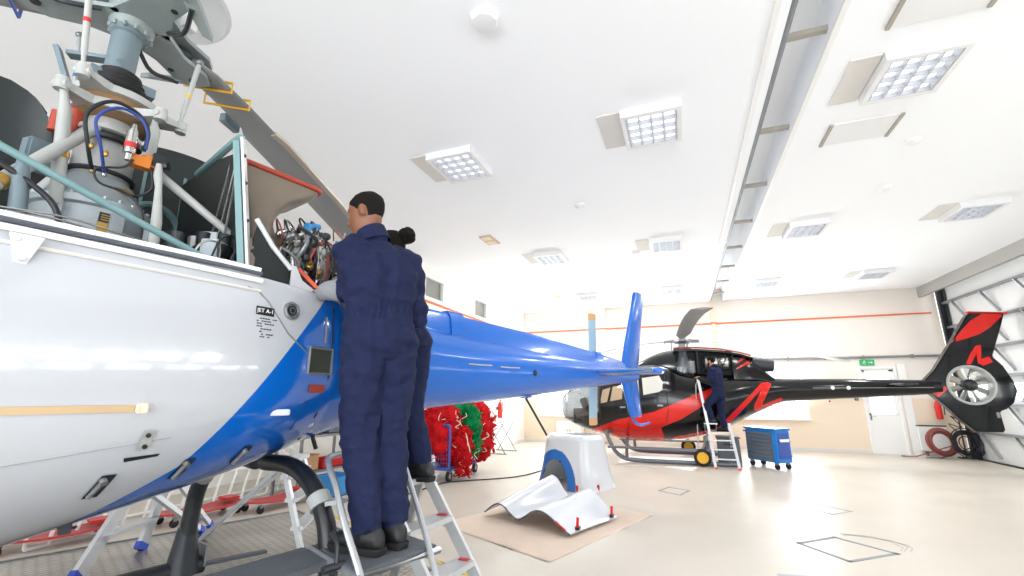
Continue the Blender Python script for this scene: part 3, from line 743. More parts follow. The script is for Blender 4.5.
def tow_wheel(x, y, label):
    t = thing('handling_wheel', label, 'wheel', (x, y, 0), 0, 'yellow hubbed handling wheels')
    b = B(); b.lathe((x, y+.06, .2), [(.12, 0), (.17, -.005), (.2, -.03), (.2, -.09), (.17, -.115), (.12, -.12)], (0, 1, 0), 28); b.done('tyre', 'tire', t)
    b = B(); b.lathe((x, y+.055, .2), [(.0, 0), (.13, 0), (.13, -.122), (.115, -.132), (.1, -.126), (.05, -.126), (.045, -.15), (0, -.15)], (0, 1, 0), 24); r = b.done('rim', 'yellow', t)
    b = B()
    for k in range(5): a = 2*pi*k/5; b.cyl((x+.062*math.cos(a), y-.04, .2+.062*math.sin(a)), (x+.062*math.cos(a), y-.05, .2+.062*math.sin(a)), .014, n=8)
    b.done('wheel_bolt', 'dark_steel', r)
    b = B(); b.bar((x, y+.1, .2), (x, y+.1, .42), .05, .04); b.cyl((x, y, .2), (x, y+.12, .2), .025, n=10); b.done('lift_arm', 'grey_steel', t)
tow_wheel(.3, 12.3, 'yellow hubbed handling wheel beside the near skid, next to the ladder')
tow_wheel(.0, 14.8, 'yellow hubbed handling wheel beside the far skid, half hidden')
# ------------------------------------------------------------------ blue and white helicopter in the foreground
SC = 1.27; MX, MY = -2.04*SC, .9*SC
AX = V((1.54, 5.4, 0)).normalized(); HANG = math.atan2(AX.y, AX.x)
H1 = thing('helicopter', 'blue and white helicopter with uncovered engine under repair, filling the left foreground', 'helicopter', (MX, MY, 0), HANG)
def P(s, l, z): return V((s, -l, z))          # own frame: s aft of the mast, l towards the near side, z up
def HWP(s, l, z): return MW['helicopter.001'] @ P(s, l, z) if 'helicopter.001' in MW else MW[H1.name] @ P(s, l, z)
def hd(b, name, m, parent=None, **k):
    return b.done(name, m, parent or H1, world=False, **k)
# fuselage sections: s, belly z, top z, deck half width, widest half width, z of widest
FS = [(-3.7, 1.35, 1.6, .02, .06, 1.47), (-3.55, 1.1, 1.85, .1, .35, 1.48), (-3.2, .95, 2.1, .2, .62, 1.5), (-2.6, .9, 2.4, .35, .8, 1.55), (-2.0, .9, 2.5, .45, .86, 1.6), (-1.5, .92, 2.48, .5, .86, 1.65), (-1.1, .95, 2.3, .6, .82, 1.7),
      (-.8, .99, 2.2, .66, .79, 1.72), (-.4, 1.03, 2.2, .66, .77, 1.74), (0, 1.1, 2.2, .65, .745, 1.76), (.4, 1.185, 2.2, .64, .7, 1.78), (.7, 1.255, 2.19, .61, .65, 1.8), (.9, 1.31, 2.18, .56, .6, 1.82), (1.05, 1.36, 2.17, .5, .56, 1.83)]
BS = [(1.05, 1.36, 2.17, .46, .555, 1.83), (1.3, 1.43, 2.2, .3, .48, 1.85), (1.6, 1.485, 2.22, .16, .41, 1.87), (2.0, 1.53, 2.2, .06, .36, 1.88), (2.4, 1.56, 2.18, .02, .325, 1.88), (3.57, 1.635, 2.15, .01, .265, 1.9), (5.0, 1.745, 2.11, .01, .195, 1.93), (6.3, 1.84, 2.08, .01, .135, 1.96), (6.75, 1.87, 2.06, .01, .1, 1.965)]
def fring(t, n=18):
    s, zb, zt, le, lm, zm = t; h = []
    for k in range(n+1):               # belly to widest
        a = pi/2*k/n; h.append((lm*max(0, math.sin(a))**(2/2.3), zm-(zm-zb)*max(0, math.cos(a))**(2/2.3)))
    for k in range(1, n+1):            # widest to deck edge
        a = pi/2*k/n; h.append((le+(lm-le)*max(0, math.cos(a))**(2/2.2), zm+(zt-zm)*max(0, math.sin(a))**(2/2.2)))
    return [P(s, l, z) for l, z in h]+[P(s, -l, z) for l, z in reversed(h[1:])]
def dense(tab, step):
    out = []; x = tab[0][0]
    xs_ = sorted(set([round(t[0], 3) for t in tab]+[round(tab[0][0]+step*i, 3) for i in range(int((tab[-1][0]-tab[0][0])/step)+1)]))
    for x in xs_:                      # smooth interpolation between sections
        i = max(j for j in range(len(tab)) if tab[j][0] <= x+1e-6)
        if i >= len(tab)-1: out.append(tab[-1]); continue
        a, c = tab[i], tab[i+1]; p = tab[i-1] if i else a; q = tab[i+2] if i+2 < len(tab) else c
        h = c[0]-a[0]; t = (x-a[0])/h; r = [x]
        for k in range(1, 6):
            m0 = (c[k]-p[k])/(c[0]-p[0])*h if i else c[k]-a[k]; m1 = (q[k]-a[k])/(q[0]-a[0])*h if i+2 < len(tab) else c[k]-a[k]
            r.append((2*t**3-3*t*t+1)*a[k]+(t**3-2*t*t+t)*m0+(-2*t**3+3*t*t)*c[k]+(t**3-t*t)*m1)
        out.append(tuple(r))
    return out
b = B(); b.rings([fring(t) for t in dense(FS, .1)]); fus = hd(b, 'fuselage', 'livery'); T1 = bvh_of(fus)
b = B(); b.rings([fring(t) for t in dense(BS, .15)]); boom = hd(b, 'tail_boom', 'blue'); T2 = bvh_of(boom)
def on(s, z, off=.004, t=None):        # point of the near side skin at (s, z)
    h = (t or (T1 if s < 1.05 else T2)).ray_cast(V((s, -4, z)), V((0, 1, 0)))
    return h[0]+h[1]*off if h[0] is not None else P(s, .3, z)
def patch(s0, s1, z0, z1, name, m, parent=None, off=.004, skew=0., label=None, step=.04):
    return decal([(s0, z0), (s1, z0), (s1+skew, z1), (s0+skew, z1)], T1 if s1 < 1.05 else T2, name, m, parent or H1, off=off, step=step, label=label)
# cabin windows and nose (mostly beyond the picture edge)
for sd in (-1, 1):
    decal([(-2.9, 1.75), (-2.15, 1.75), (-2.05, 2.25), (-2.5, 2.25)], T1, 'cabin_window', 'pale_glass', H1, side=sd)
    decal([(-1.95, 1.75), (-1.2, 1.75), (-1.25, 2.2), (-1.9, 2.28)], T1, 'cabin_window', 'pale_glass', H1, side=sd)
# rail and seams along the deck edge
def side_line(pts, r, name, m, off=.003, n=6): 
    b = B(); b.tube([on(s, z, off) for s, z in pts], r, n); return hd(b, name, m)
b = B()
ds = [-.8+.08*i for i in range(18)]
for z, w_, h_ in ((2.208, .1, .03),):
    b.rings([[P(s, l0+dl, zz) for dl, zz in ((-.09, 2.195), (0.0, 2.195), (0.005, 2.235), (-.09, 2.235))] for s, l0 in [(s, interp(FS, s)[2]+.012) for s in ds]])
hd(b, 'deck_rail', 'white_paint')
b = B(); b.tube([P(s, interp(FS, s)[2]+.022, 2.205) for s in ds], .01, 6); hd(b, 'rail_gasket', 'case')
side_line([(s, 2.12) for s in ds], .007, 'rail_gasket', 'lamp_plate')
b = B(); b.tube([on(s, 2.165, .012) for s in ds], .012, 6); hd(b, 'rail_strip', 'trim_white')
b = B(); p = on(-.21, 2.12, .012)
b.prism([(-.04, .03), (.04, .03), (.012, -.075), (-.012, -.075)], p+V((0, .006, 0)), (1, 0, 0), (0, -.15, 1), .02); b.cyl(p+V((-.02, 0, .01)), p+V((-.02, -.02, .01)), .008, n=8); b.cyl(p+V((.0, 0, -.05)), p+V((0, -.02, -.05)), .008, n=8)
hd(b, 'hinge_bracket', 'white_paint')
side_line([(-.6+.1*i, 1.385+.012*i) for i in range(10)], .004, 'panel_seam', 'seam', off=.0)
side_line([(.5, 2.13), (.55, 2.12), (.6, 2.08), (.72, 1.94), (.84, 1.86)], .004, 'panel_seam', 'grey_steel', off=.001)
side_line([(1.0, 2.12), (1.0, 1.95), (1.0, 1.75), (.99, 1.55), (.985, 1.42)], .006, 'panel_seam', 'black_plastic', off=.0)
side_line([(.88, 1.62), (.86, 1.5), (.85, 1.4)], .004, 'panel_seam', 'black_plastic', off=.0)
# small things on the near side
p = on(.725, 2.055, 0); nn = (on(.725, 2.055, .1)-p).normalized()
b = B(); b.lathe(p, [(.045, 0), (.045, .008), (.034, .012), (.03, .004), (.018, .004), (.016, .012), (0, .012)], nn, 24); fcp = hd(b, 'fuel_cap', 'grey_steel')
b = B(); b.lathe(p, [(.024, .006), (.024, .011), (.001, .013)], nn, 16); hd(b, 'cap_plug', 'black', fcp)
patch(.545, .635, 2.01, 2.05, 'fuel_placard', 'sticker_blk', off=.003)
def side_text(txt, size, s, z, name, m):
    b = text_mesh(txt, size); p = on(s, z, 0); n_ = (on(s, z, .1)-p).normalized(); u = V((1, 0, 0)); u = (u-n_*u.dot(n_)).normalized(); v = n_.cross(u)
    b.bm.transform(Matrix.Translation(p+n_*.0045) @ Matrix((u, v, n_)).transposed().to_4x4()); return hd(b, name, m, recalc=False)
side_text('JET A-1', .026, .59, 2.03, 'lettering', 'ink_white')
for i, (wd, s) in enumerate(((.1, .605), (.085, .595), (.1, .605), (.03, .57), (.07, .61), (.03, .57), (.06, .61), (.05, .6))):
    z = 1.995-.012*i; b = B(); k = max(2, int(wd/.012))
    for j in range(k):
        if (j*7+i*3) % 5 == 0: continue
        b.tube([on(s-wd/2+wd*(j+.1)/k, z, .001), on(s-wd/2+wd*(j+.8)/k, z, .001)], .0028, 4)
    hd(b, 'fine_print', 'ink')
p = patch(.86, 1.0, 1.765, 1.885, 'air_vent', 'mesh_metal', off=.004)
b = B(); fr = [(.855, 1.76), (1.005, 1.76), (1.005, 1.89), (.855, 1.89)]; pp = []
for i in range(4):
    (a, z0), (c, z1) = fr[i], fr[(i+1) % 4]
    for k in range(4): pp.append(on(a+(c-a)*k/4, z0+(z1-z0)*k/4, .004, T1))
b.tube(pp, .007, 6, closed=True); hd(b, 'vent_frame', 'grey_steel', p)
patch(.88, .985, 1.665, 1.705, 'warning_plate', 'seal', off=.004)
patch(.945, .957, 1.92, 2.06, 'paint_scuff', 'worn', off=.003)
b = B(); q = on(.74, 1.575, .008); b.box(q, (.09, .02, .028), Matrix.Rotation(R(-12), 3, 'Z')); hd(b, 'step_light', 'white_paint', bevel=.004)
side_text('25', .03, .99, 1.5, 'lettering', 'ink_white')
# canvas strap and its end fitting, latches, slot
b = B(); L = [(-.9+.11*i, 1.605) for i in range(10)]+[(.155, 1.605)]
b.rings([[on(s, z+dz, o) for dz, o in ((-.012, .002), (.012, .002), (.012, .006), (-.012, .006))] for s, z in L]); hd(b, 'strap', 'strap')
b = B(); q = on(.175, 1.607, .012); b.box(q, (.035, .035, .035)); b.box(q+V((-.012, -.012, .0)), (.01, .02, .03)); hd(b, 'strap_fitting', 'wall_low', bevel=.006)
p = patch(.195, .235, 1.455, 1.525, 'access_plate', 'worn', off=.006, skew=.012, step=.02)
b = B()
for z in (1.47, 1.51): b.cyl(on(.22, z, .004), on(.22, z, .014), .008, n=10)
hd(b, 'plate_catch', 'dark_steel', p)
for s, z in ((.12, 1.335), (.385, 1.36), (.63, 1.385)):
    p = patch(s-.025, s+.02, z-.04, z+.04, 'latch', 'dark_steel', off=.005, skew=.03, step=.02)
    b = B(); b.tube([on(s-.012, z-.028, .014), on(s+.012, z+.028, .014)], .009, 6); b.cyl(on(s+.012, z+.025, .006), on(s+.012, z+.025, .024), .012, n=10); hd(b, 'latch_lever', 'grey_steel', p)
decal([(.175, 1.415), (.28, 1.425), (.285, 1.435), (.17, 1.43)], T1, 'drain_slot', 'black', H1, off=.003, step=.03)
b = B(); q = on(.13, 1.15, .01, T1); b.box(q, (.035, .03, .035)); b.tube([q, q+V((.03, -.02, .005))], .006, 6); hd(b, 'drain_plug', 'dark_steel')
b = B(); q = P(1.13, .26, 1.41); b.tube([q+V((0, 0, .03)), q, q+V((.02, -.01, -.06))], .012, 8); hd(b, 'tie_down', 'black')
# dorsal drive-shaft cover on the boom
b = B(); rs = []
for s, zb_, zt_, w_ in ((1.35, 2.02, 2.33, .15), (1.4, 2.02, 2.36, .16), (2.25, 1.98, 2.345, .155), (3.57, 2.0, 2.31, .14), (5.0, 2.0, 2.235, .11), (6.1, 2.0, 2.17, .08), (6.35, 2.0, 2.1, .06)):
    rs.append([P(s, l*w_, z) for l, z in ((1.75, zb_-.06), (1.2, zb_+(zt_-zb_)*.35), (1.0, zt_-.05), (.8, zt_-.01), (.0, zt_), (-.8, zt_-.01), (-1.0, zt_-.05), (-1.2, zb_+(zt_-zb_)*.35), (-1.75, zb_-.06))])
b.rings(rs); dc = hd(b, 'driveshaft_cover', 'blue'); TD = bvh_of(dc)
b = B(); b.tube([P(s, w_*1.78, z) for s, z, w_ in ((1.5, 1.965, .16), (2.25, 1.945, .155), (3.57, 1.955, .14), (5.0, 1.955, .11), (6.1, 1.95, .08))], .006, 6); hd(b, 'cover_seam', 'hose_blue')
for s in (2.42, 5.3):
    w_ = interp([(1.4, .16), (2.25, .155), (3.57, .14), (5., .11), (6.1, .08)], s)[0]; zt_ = interp([(2.25, 2.345), (3.57, 2.31), (5., 2.235), (6.1, 2.17)], s)[0]
    b = B(); b.rings([[P(s+ds_, l*w_, z) for l, z in ((1.4, 2.0), (1.24, zt_-.2), (1.05, zt_-.03), (.8, zt_+.014), (-.8, zt_+.014), (-1.05, zt_-.03), (-1.24, zt_-.2), (-1.4, 2.0))] for ds_ in (-.09, .09)]); hd(b, 'cover_clamp', 'blue')
b = B()
for i in range(16):
    s = 1.6+.28*i; w_ = interp([(1.4, .16), (2.25, .155), (3.57, .14), (5., .11), (6.1, .08)], s)[0]; b.ell(P(s, w_*1.55, 2.01), (.008, .006, .008), n=8, m=5)
hd(b, 'rivet_row', 'blue_grey')['kind'] = 'stuff'
for s, z, m in ((2.55, 1.9, 'worn'), (3.0, 1.9, 'worn')):
    q = on(s, z, .003, T2); b = B(); b.tube([on(s-.16, z, .004, T2), on(s, z, .005, T2), on(s+.16, z+.005, .004, T2)], .006, 6); hd(b, 'handhold', m)
b = B(); q = on(3.45, 1.87, .005, T2); b.ell(q, (.03, .012, .03)); hd(b, 'static_port', 'black')
b = B(); q = P(3.66, .0, 1.64); b.lathe(q, [(.07, .02), (.07, -.012), (.03, -.02)], n=20); an = hd(b, 'antenna_base', 'blue')
b = B(); b.tube([q, q+V((.42, 0, -.42))], .012, 8); hd(b, 'antenna_rod', 'dark_steel', an)
# stabilizer, fin, tail guard
for sd in (1, -1):
    b = B(); rs = []
    for l, c, s0 in ((.05, .27, 5.28), (.5, .26, 5.29), (.88, .24, 5.3), (.92, .18, 5.3)):
        rs.append([P(s0+c*math.cos(k), sd*l, 1.95+.042*math.sin(k)) for k in [2*pi*i/16 for i in range(16)]])
    b.rings(rs); hd(b, 'stabilizer', 'blue', ang=60)
    b = B(); b.bar(P(5.05, sd*.06, 1.95), P(5.07, sd*.9, 1.95), .02, .05); hd(b, 'stabilizer_edge', 'blue_grey')
def fin_(name, pts):
    b = B(); rs = []
    for s, z, c in pts:
        rs.append([P(s+c*math.cos(k), .045*math.sin(k)*min(1, c/.2), z) for k in [2*pi*i/16 for i in range(16)]])
    b.rings(rs); return hd(b, name, 'blue', ang=60)
fin_('upper_fin', [(6.55, 1.95, .36), (6.7, 2.3, .34), (6.95, 2.85, .28), (7.18, 3.36, .24), (7.2, 3.4, .2)])
fin_('lower_fin', [(6.5, 2.0, .34), (6.62, 1.7, .3), (6.74, 1.36, .24), (6.76, 1.32, .18)])
b = B(); b.tube(smooth_path([P(6.55, 0, 1.4), P(6.7, .0, 1.24), P(6.95, 0, 1.19), P(7.3, 0, 1.2)], 5), .022, 8); hd(b, 'tail_guard', 'blue')
b = B(); b.ell(P(7.14, 0, 3.46), (.03, .03, .05)); b.cyl(P(7.14, 0, 3.38), P(7.14, 0, 3.43), .02, n=10); hd(b, 'beacon', 'trim_white')
# tail rotor on the far side of the fin
b = B(); b.cyl(P(6.5, -.1, 2.06), P(6.5, -.62, 2.1), .05); b.lathe(P(6.5, -.55, 2.1), [(.09, 0), (.11, .04), (.11, .1), (.05, .14)], (0, 1, 0), 20); hd(b, 'tail_rotor_hub', 'grey_steel')
for a in (1, -1):
    b = B(); rs = []
    for t, c in ((.08, .03), (.2, .05), (.28, .09), (.8, .09)):
        rs.append([P(6.5+c*math.cos(k)+.06*t*a, -.6+.3*c*math.cos(k)+.012*math.sin(k), 2.1+a*t) for k in [2*pi*i/12 for i in range(12)]])
    b.rings(rs); bl = hd(b, 'tail_rotor_blade', 'blade_blue', ang=60)
    b = B(); rs = []
    for t, c in ((.8, .091), (.9, .091), (.915, .06)):
        rs.append([P(6.5+c*math.cos(k)+.06*t*a, -.6+.3*c*math.cos(k)+.013*math.sin(k), 2.1+a*t) for k in [2*pi*i/12 for i in range(12)]])
    b.rings(rs); hd(b, 'blade_tip', 'blade_tip', bl, ang=60)
# landing gear: cross tubes bent down to the skids, standing on the raised platform (top at z = .38)
for s in (-1.6, .9):
    for sd in (1, -1):
        b = B(); K = (.57, .75, .84, .88) if sd < 0 else (.5, .65, .73, .77)
        if s > 0 and sd > 0: s = .98
        pth = smooth_path([P(s, sd*.05, 1.2 if s < 0 else 1.28), P(s, sd*.3, 1.22 if s < 0 else 1.285), P(s, sd*K[0], 1.235), P(s, sd*K[1], 1.12), P(s, sd*K[2], .96), P(s, sd*K[3], .62)], 6)
        b.tube(pth, .044 if sd > 0 else .05, 16); lg = hd(b, 'cross_tube', 'dark_steel' if sd < 0 else 'black_plastic')
        b = B(); i = 16; b.tube([pth[i], pth[i+1], pth[i+2]], .056, 16); d = (pth[i+1]-pth[i]).normalized(); b.bar(pth[i+1]+V((0, -.06*sd, 0)), pth[i+1]+V((.03, -.16*sd, .02)), .03, .02); hd(b, 'tube_clamp', 'worn', lg)
        b = B(); b.cyl(pth[-1]+V((0, 0, .18)), pth[-1]+V((0, 0, -.1)), .055, .1, 16); hd(b, 'skid_shoe', 'dark_steel', lg)
for sd in (1, -1):
    YS_ = .88 if sd < 0 else .77
    b = B(); b.tube(smooth_path([P(-2.5, sd*YS_, .73), P(-2.35, sd*YS_, .61), P(-2.1, sd*YS_, .555), P(-1, sd*YS_, .55), P(.5, sd*YS_, .55), P(1.1, sd*YS_, .55)], 5), .055, 14); sk = hd(b, 'skid', 'dark_steel')
    b = B()
    for ds_ in (0, .07): b.box(P(1.02+ds_, sd*YS_, .61), (.012, .12, .13))
    hd(b, 'skid_lug', 'grey_steel', sk)
    b = B(); b.bar(P(1.1, sd*YS_, .545), P(1.52, sd*YS_, .52), .05, .02); hd(b, 'skid_extension', 'case', sk)
# ------- engine deck contents
b = B(); b.box(P(.2, -.1, 2.215), (1.6, 1.2, .02)); b.box(P(.15, -.56, 2.55), (1.4, .03, .66)); hd(b, 'engine_deck', 'bay_black')
# open cowl on the far side, forward
b = B(); b.sheet(lambda u, v: P(-1.3+1.25*u, -.5-.12*math.sin(v*pi), 2.3+(interp([(-1.3,3.1),(-.9,3.24),(-.3,3.25),(-.22,3.22),(-.15,3.14),(-.1,3.0),(-.06,2.8),(0,2.6)], -1.3+1.25*u)[0]-2.3)*v), 40, 8, .02); hd(b, 'open_cowl_door', 'dark_teal')
b = B(); b.tube(smooth_path([P(-1.2, -.35, 2.55), P(-.5, -.42, 2.72), P(-.25, -.45, 2.78)], 5), .05, 12); hd(b, 'intake_pipe', 'bay_black')
# far-side cowl behind the gearbox
b = B(); b.sheet(lambda u, v: P(.22+.52*u, -.5-.05*math.sin(u*pi), 2.25+(.84+.12*math.sin(u*pi*.9)**.5)*v), 14, 8, .02); hd(b, 'open_cowl_door', 'dark_teal')
b = B(); b.torus(P(.38, -.4, 2.62), (.3, -1, .1), .14, .02, 24, 8); b.box(P(.5, -.44, 2.75), (.015, .01, .5)); b.box(P(.3, -.44, 2.8), (.015, .01, .4)); hd(b, 'cowl_stiffener', 'teal')
# main gearbox
b = B(); b.lathe(P(.04, 0, 2.2), [(.19, 0), (.205, .03), (.205, .27), (.22, .28), (.22, .31), (.19, .33), (.12, .45), (.105, .47), (.105, .5)], n=40)
for k in range(24):
    a = 2*pi*k/24; b.cyl(P(.04+.211*math.cos(a), .211*math.sin(a), 2.5), P(.04+.211*math.cos(a), .211*math.sin(a), 2.525), .009, n=6)
for a in (20, 75, 130): c_, s_ = math.cos(R(a)), math.sin(R(a)); b.box(P(.04+.2*c_, .2*s_, 2.35), (.05, .05, .2), Matrix.Rotation(R(-a), 3, 'Z'))
gb = hd(b, 'main_gearbox', 'gearbox')
def on_gb(a, z, r=.207): return P(.04+r*math.cos(R(a)), r*math.sin(R(a)), z)
def gb_plate(a0, a1, z0, z1, m, nm='data_plate', r=.208):
    b = B(); b.rings([[on_gb(a, z0, r), on_gb(a, z1, r), on_gb(a, z1, r+.002), on_gb(a, z0, r+.002)] for a in [a0+(a1-a0)*i/4 for i in range(5)]]); return hd(b, nm, m, gb)
gb_plate(92, 74, 2.405, 2.45, 'sticker_blk'); gb_plate(92, 74, 2.35, 2.403, 'brass'); gb_plate(55, 38, 2.31, 2.34, 'brass')
b = B()
for k in range(3): b.rings([[on_gb(a, 2.414+.011*k, .2105), on_gb(a, 2.418+.011*k, .2105), on_gb(a, 2.418+.011*k, .211), on_gb(a, 2.414+.011*k, .211)] for a in (90, 85, 80, 76)])
hd(b, 'fine_print', 'brass', gb)
b = B(); b.ell(P(.1, .13, 2.6), (.05, .03, .012), Matrix.Rotation(R(25), 3, 'X')); hd(b, 'data_plate', 'brass', gb)
b = B(); b.lathe(P(.04, 0, 2.66), [(.115, 0), (.115, .12), (.1, .16), (.1, .22), (.125, .23), (.125, .25), (.1, .26), (.09, .4)], n=32); mc = hd(b, 'mast_casing', 'casing')
b = B(); b.torus(P(.04, 0, 2.86), (0, 0, 1), .115, .02, 32, 8); hd(b, 'casing_ring', 'black_plastic', mc)
b = B(); b.torus(P(.04, 0, 2.68), (0, 0, 1), .122, .012, 32, 8); hd(b, 'casing_ring', 'black_plastic', mc)
# swashplates: lower fixed star, upper turning star, bellows, shaft
def star(zc, angs, ln, rr, w_, th, name, m):
    b = B(); b.lathe(P(.04, 0, zc), [(rr*.62, -th/2), (rr, -th/2), (rr, th/2), (rr*.62, th/2)], n=36, caps=False); 
    b.lathe(P(.04, 0, zc), [(rr*.6, -th/2), (rr*.62, th/2)], n=36, caps=False)
    for a in angs:
        d = P(math.cos(R(a)), math.sin(R(a)), 0); o = P(.04, 0, zc); n_ = V((-d.y, d.x, 0))
        b.rings([[o+d*t+n_*(wd/2)+V((0, 0, -h_/2)), o+d*t-n_*(wd/2)+V((0, 0, -h_/2)), o+d*t-n_*(wd/2)+V((0, 0, h_/2)), o+d*t+n_*(wd/2)+V((0, 0, h_/2))] for t, wd, h_ in ((rr*.8, w_*1.9, th), (rr*1.1, w_*1.2, th*1.1), (ln, w_*.6, th*.8))])
        b.cyl(o+d*ln+V((0, 0, -.03)), o+d*ln+V((0, 0, .03)), .026, n=14); b.cyl(o+d*ln-n_*.03, o+d*ln+n_*.03, .018, n=10)
    return hd(b, name, m)
star(3.0, (143, 62, -70, 230), .27, .17, .06, .04, 'fixed_swashplate', 'worn')
star(3.075, (128, 8, 248), .27, .18, .08, .035, 'turning_swashplate', 'worn')
b = B(); b.lathe(P(.04, 0, 3.0), [(.12, -.04), (.155, -.02), (.155, .06), (.12, .09)], n=32); hd(b, 'swashplate_bearing', 'brown')
b = B(); b.lathe(P(.03, 0, 3.09), [(.135, .03), (.118, .043), (.127, .055), (.11, .068), (.118, .08), (.1, .093), (.108, .105), (.09, .118), (.098, .13), (.08, .143), (.086, .155), (.066, .17)], n=36); hd(b, 'bellows', 'black')
b = B(); b.lathe(P(.02, 0, 3.17), [(.062, 0), (.062, .3), (.075, .31), (.075, .34), (.06, .36)], n=32); hd(b, 'rotor_shaft', 'blue_grey')
b = B(); b.bar(P(-.16, -.1, 3.3), P(.0, .0, 3.32), .05, .02); b.bar(P(-.2, -.1, 3.31), P(-.13, -.06, 3.1), .05, .02); b.bar(P(.1, .02, 3.14), P(.0, .05, 3.3), .05, .03); b.box(P(.04, .02, 3.2), (.26, .06, .05)); hd(b, 'drive_scissors', 'blue_grey')
# pitch links
for (p, q, band) in (((-.13, .2, 3.1), (-.19, .25, 3.6), 'red_plastic'), ((.3, .03, 3.1), (.33, .06, 3.5), 'yellow'), ((-.08, -.26, 3.1), (-.12, -.3, 3.55), 'blue')):
    p, q = P(*p), P(*q); b = B(); b.tube([p, p+(q-p)*.1, p+(q-p)*.15, p+(q-p)*.9, q], [.008, .009, .013, .013, .009], 12); lk = hd(b, 'pitch_link', 'worn')
    b = B(); b.cyl(p+(q-p)*.42, p+(q-p)*.46, .0142, n=12); hd(b, 'colour_band', band, lk)
    b = B(); b.ell(p, (.02, .02, .018)); b.ell(q, (.02, .02, .018)); hd(b, 'rod_end', 'grey_steel', lk)
# rotor head: forked plate arms, hub barrel, cap dome, and three blades
HZ = 3.62; HB = P(.05, 0, HZ)
b = B(); b.lathe(P(.03, 0, 3.5), [(.07, 0), (.095, .03), (.11, .16), (.08, .2)], n=28)
for k in range(12):
    a = 2*pi*k/12; b.cyl(P(.03+.088*math.cos(a), .088*math.sin(a), 3.49), P(.03+.088*math.cos(a), .088*math.sin(a), 3.515), .008, n=6)
rh = hd(b, 'rotor_head', 'hub_grey')
b = B(); b.lathe(P(.1, -.02, 3.84), [(.02, .1), (.2, .085), (.32, .04), (.36, -.02), (.34, -.03), (.3, .01), (.18, .05), (.02, .06)], n=40, caps=False); dm = hd(b, 'hub_cap', 'lamp_body', rh)
b = B(); b.cyl(P(.05, 0, 3.66), P(.05, 0, 3.9), .05); hd(b, 'cap_post', 'grey_steel', rh)
b = B(); b.box(P(.27, -.03, 3.79), (.07, .05, .12), Matrix.Rotation(R(20), 3, 'Z')); bx = hd(b, 'balance_weight', 'trim_white', rh, bevel=.005)
b = B(); b.box(P(.262, .0, 3.8), (.012, .01, .07)); hd(b, 'weight_stripe', 'green_sign', rh)
for a, m in ((-33, 'yellow'), (87, 'seal'), (207, 'cart_blue')):
    d = P(math.cos(R(a)), math.sin(R(a)), 0); n_ = V((-d.y, d.x, 0)); up = V((0, 0, 1))
    b = B()
    for dz in (-.06, .06):
        b.rings([[HB+d*t+n_*w_+up*(dz-.012), HB+d*t-n_*w_+up*(dz-.012), HB+d*t-n_*w_+up*(dz+.012), HB+d*t+n_*w_+up*(dz+.012)] for t, w_ in ((.05, .13), (.22, .085), (.38, .1), (.46, .06))])
    ar = hd(b, 'hub_arm', 'hub_grey', rh)
    b = B(); b.cyl(HB+d*.4+up*-.08, HB+d*.4+up*.08, .022, n=12); b.cyl(HB+d*.3+n_*.06+up*-.075, HB+d*.3+n_*.06+up*.075, .016, n=10); b.ell(HB+d*.27, (.07, .07, .05)); b.tube(smooth_path([HB+d*.12+n_*.1+up*-.08, HB+d*.25+n_*.13+up*-.12, HB+d*.4+n_*.1+up*-.08], 4), .012, 6); hd(b, 'hinge_pin', 'dark_steel', ar)
    # pitch horn reaching back to the link
    b = B(); b.rings([[HB+d*t+n_*(o+w_)+up*(z-.015), HB+d*t+n_*(o-w_)+up*(z-.015), HB+d*t+n_*(o-w_)+up*(z+.015), HB+d*t+n_*(o+w_)+up*(z+.015)] for t, o, w_, z in ((.5, 0, .05, -.02), (.38, .13, .04, -.07), (.3, .22, .025, -.1))]); hd(b, 'pitch_horn', 'hub_grey', ar)
    rs = []
    for t, lo, hi, dz in ((.3, -.1, .08, 0), (.42, -.15, .1, 0), (.7, -.17, .1, -.01), (1.0, -.18, .1, -.03), (1.12, -.21, .16, -.04), (2, -.22, .17, -.11), (3.2, -.22, .17, -.24), (4.4, -.22, .17, -.44), (5.3, -.22, .17, -.64), (5.34, -.16, .1, -.65)):
        ctr = (lo+hi)/2; hw = (hi-lo)/2; tw = R(14-2.2*t); ring = []
        for i in range(16):
            k = 2*pi*i/16; x = ctr+hw*math.cos(k); zz = .022*math.sin(k)*(1.3 if t < .9 else 1)
            ring.append(HB+d*t+n_*x*math.cos(tw)+up*(dz+zz+x*math.sin(tw)))
        rs.append(ring)
    b = B(); b.rings(rs); bl = hd(b, 'rotor_blade', 'blade', ang=60)
    b = B(); rr = []
    for r_ in rs[3:9]: o = r_[8]; rr.append([o-n_*.006+up*.012, o-n_*.006-up*.012, o+n_*.035-up*.02, o+n_*.035+up*.02])
    b.rings(rr); hd(b, 'leading_edge', 'blade_edge', bl)
    for t in (.52, .7):
        b = B(); tw = R(14-2.2*t); w_ = .17
        b.tube([HB+d*t+n_*x*math.cos(tw)+up*(z+x*math.sin(tw)-.005) for x, z in ((-w_, .035), (-w_, -.035), (w_, -.035), (w_, .035))], .008, 6, closed=True); hd(b, 'blade_strap', m, bl)
    b = B(); b.box(HB+d*.92+n_*.13+up*-.02, (.16, .05, .07), Matrix.Rotation(math.atan2(d.y, d.x), 3, 'Z')); hd(b, 'damper', 'blue_grey', bl, bevel=.006)
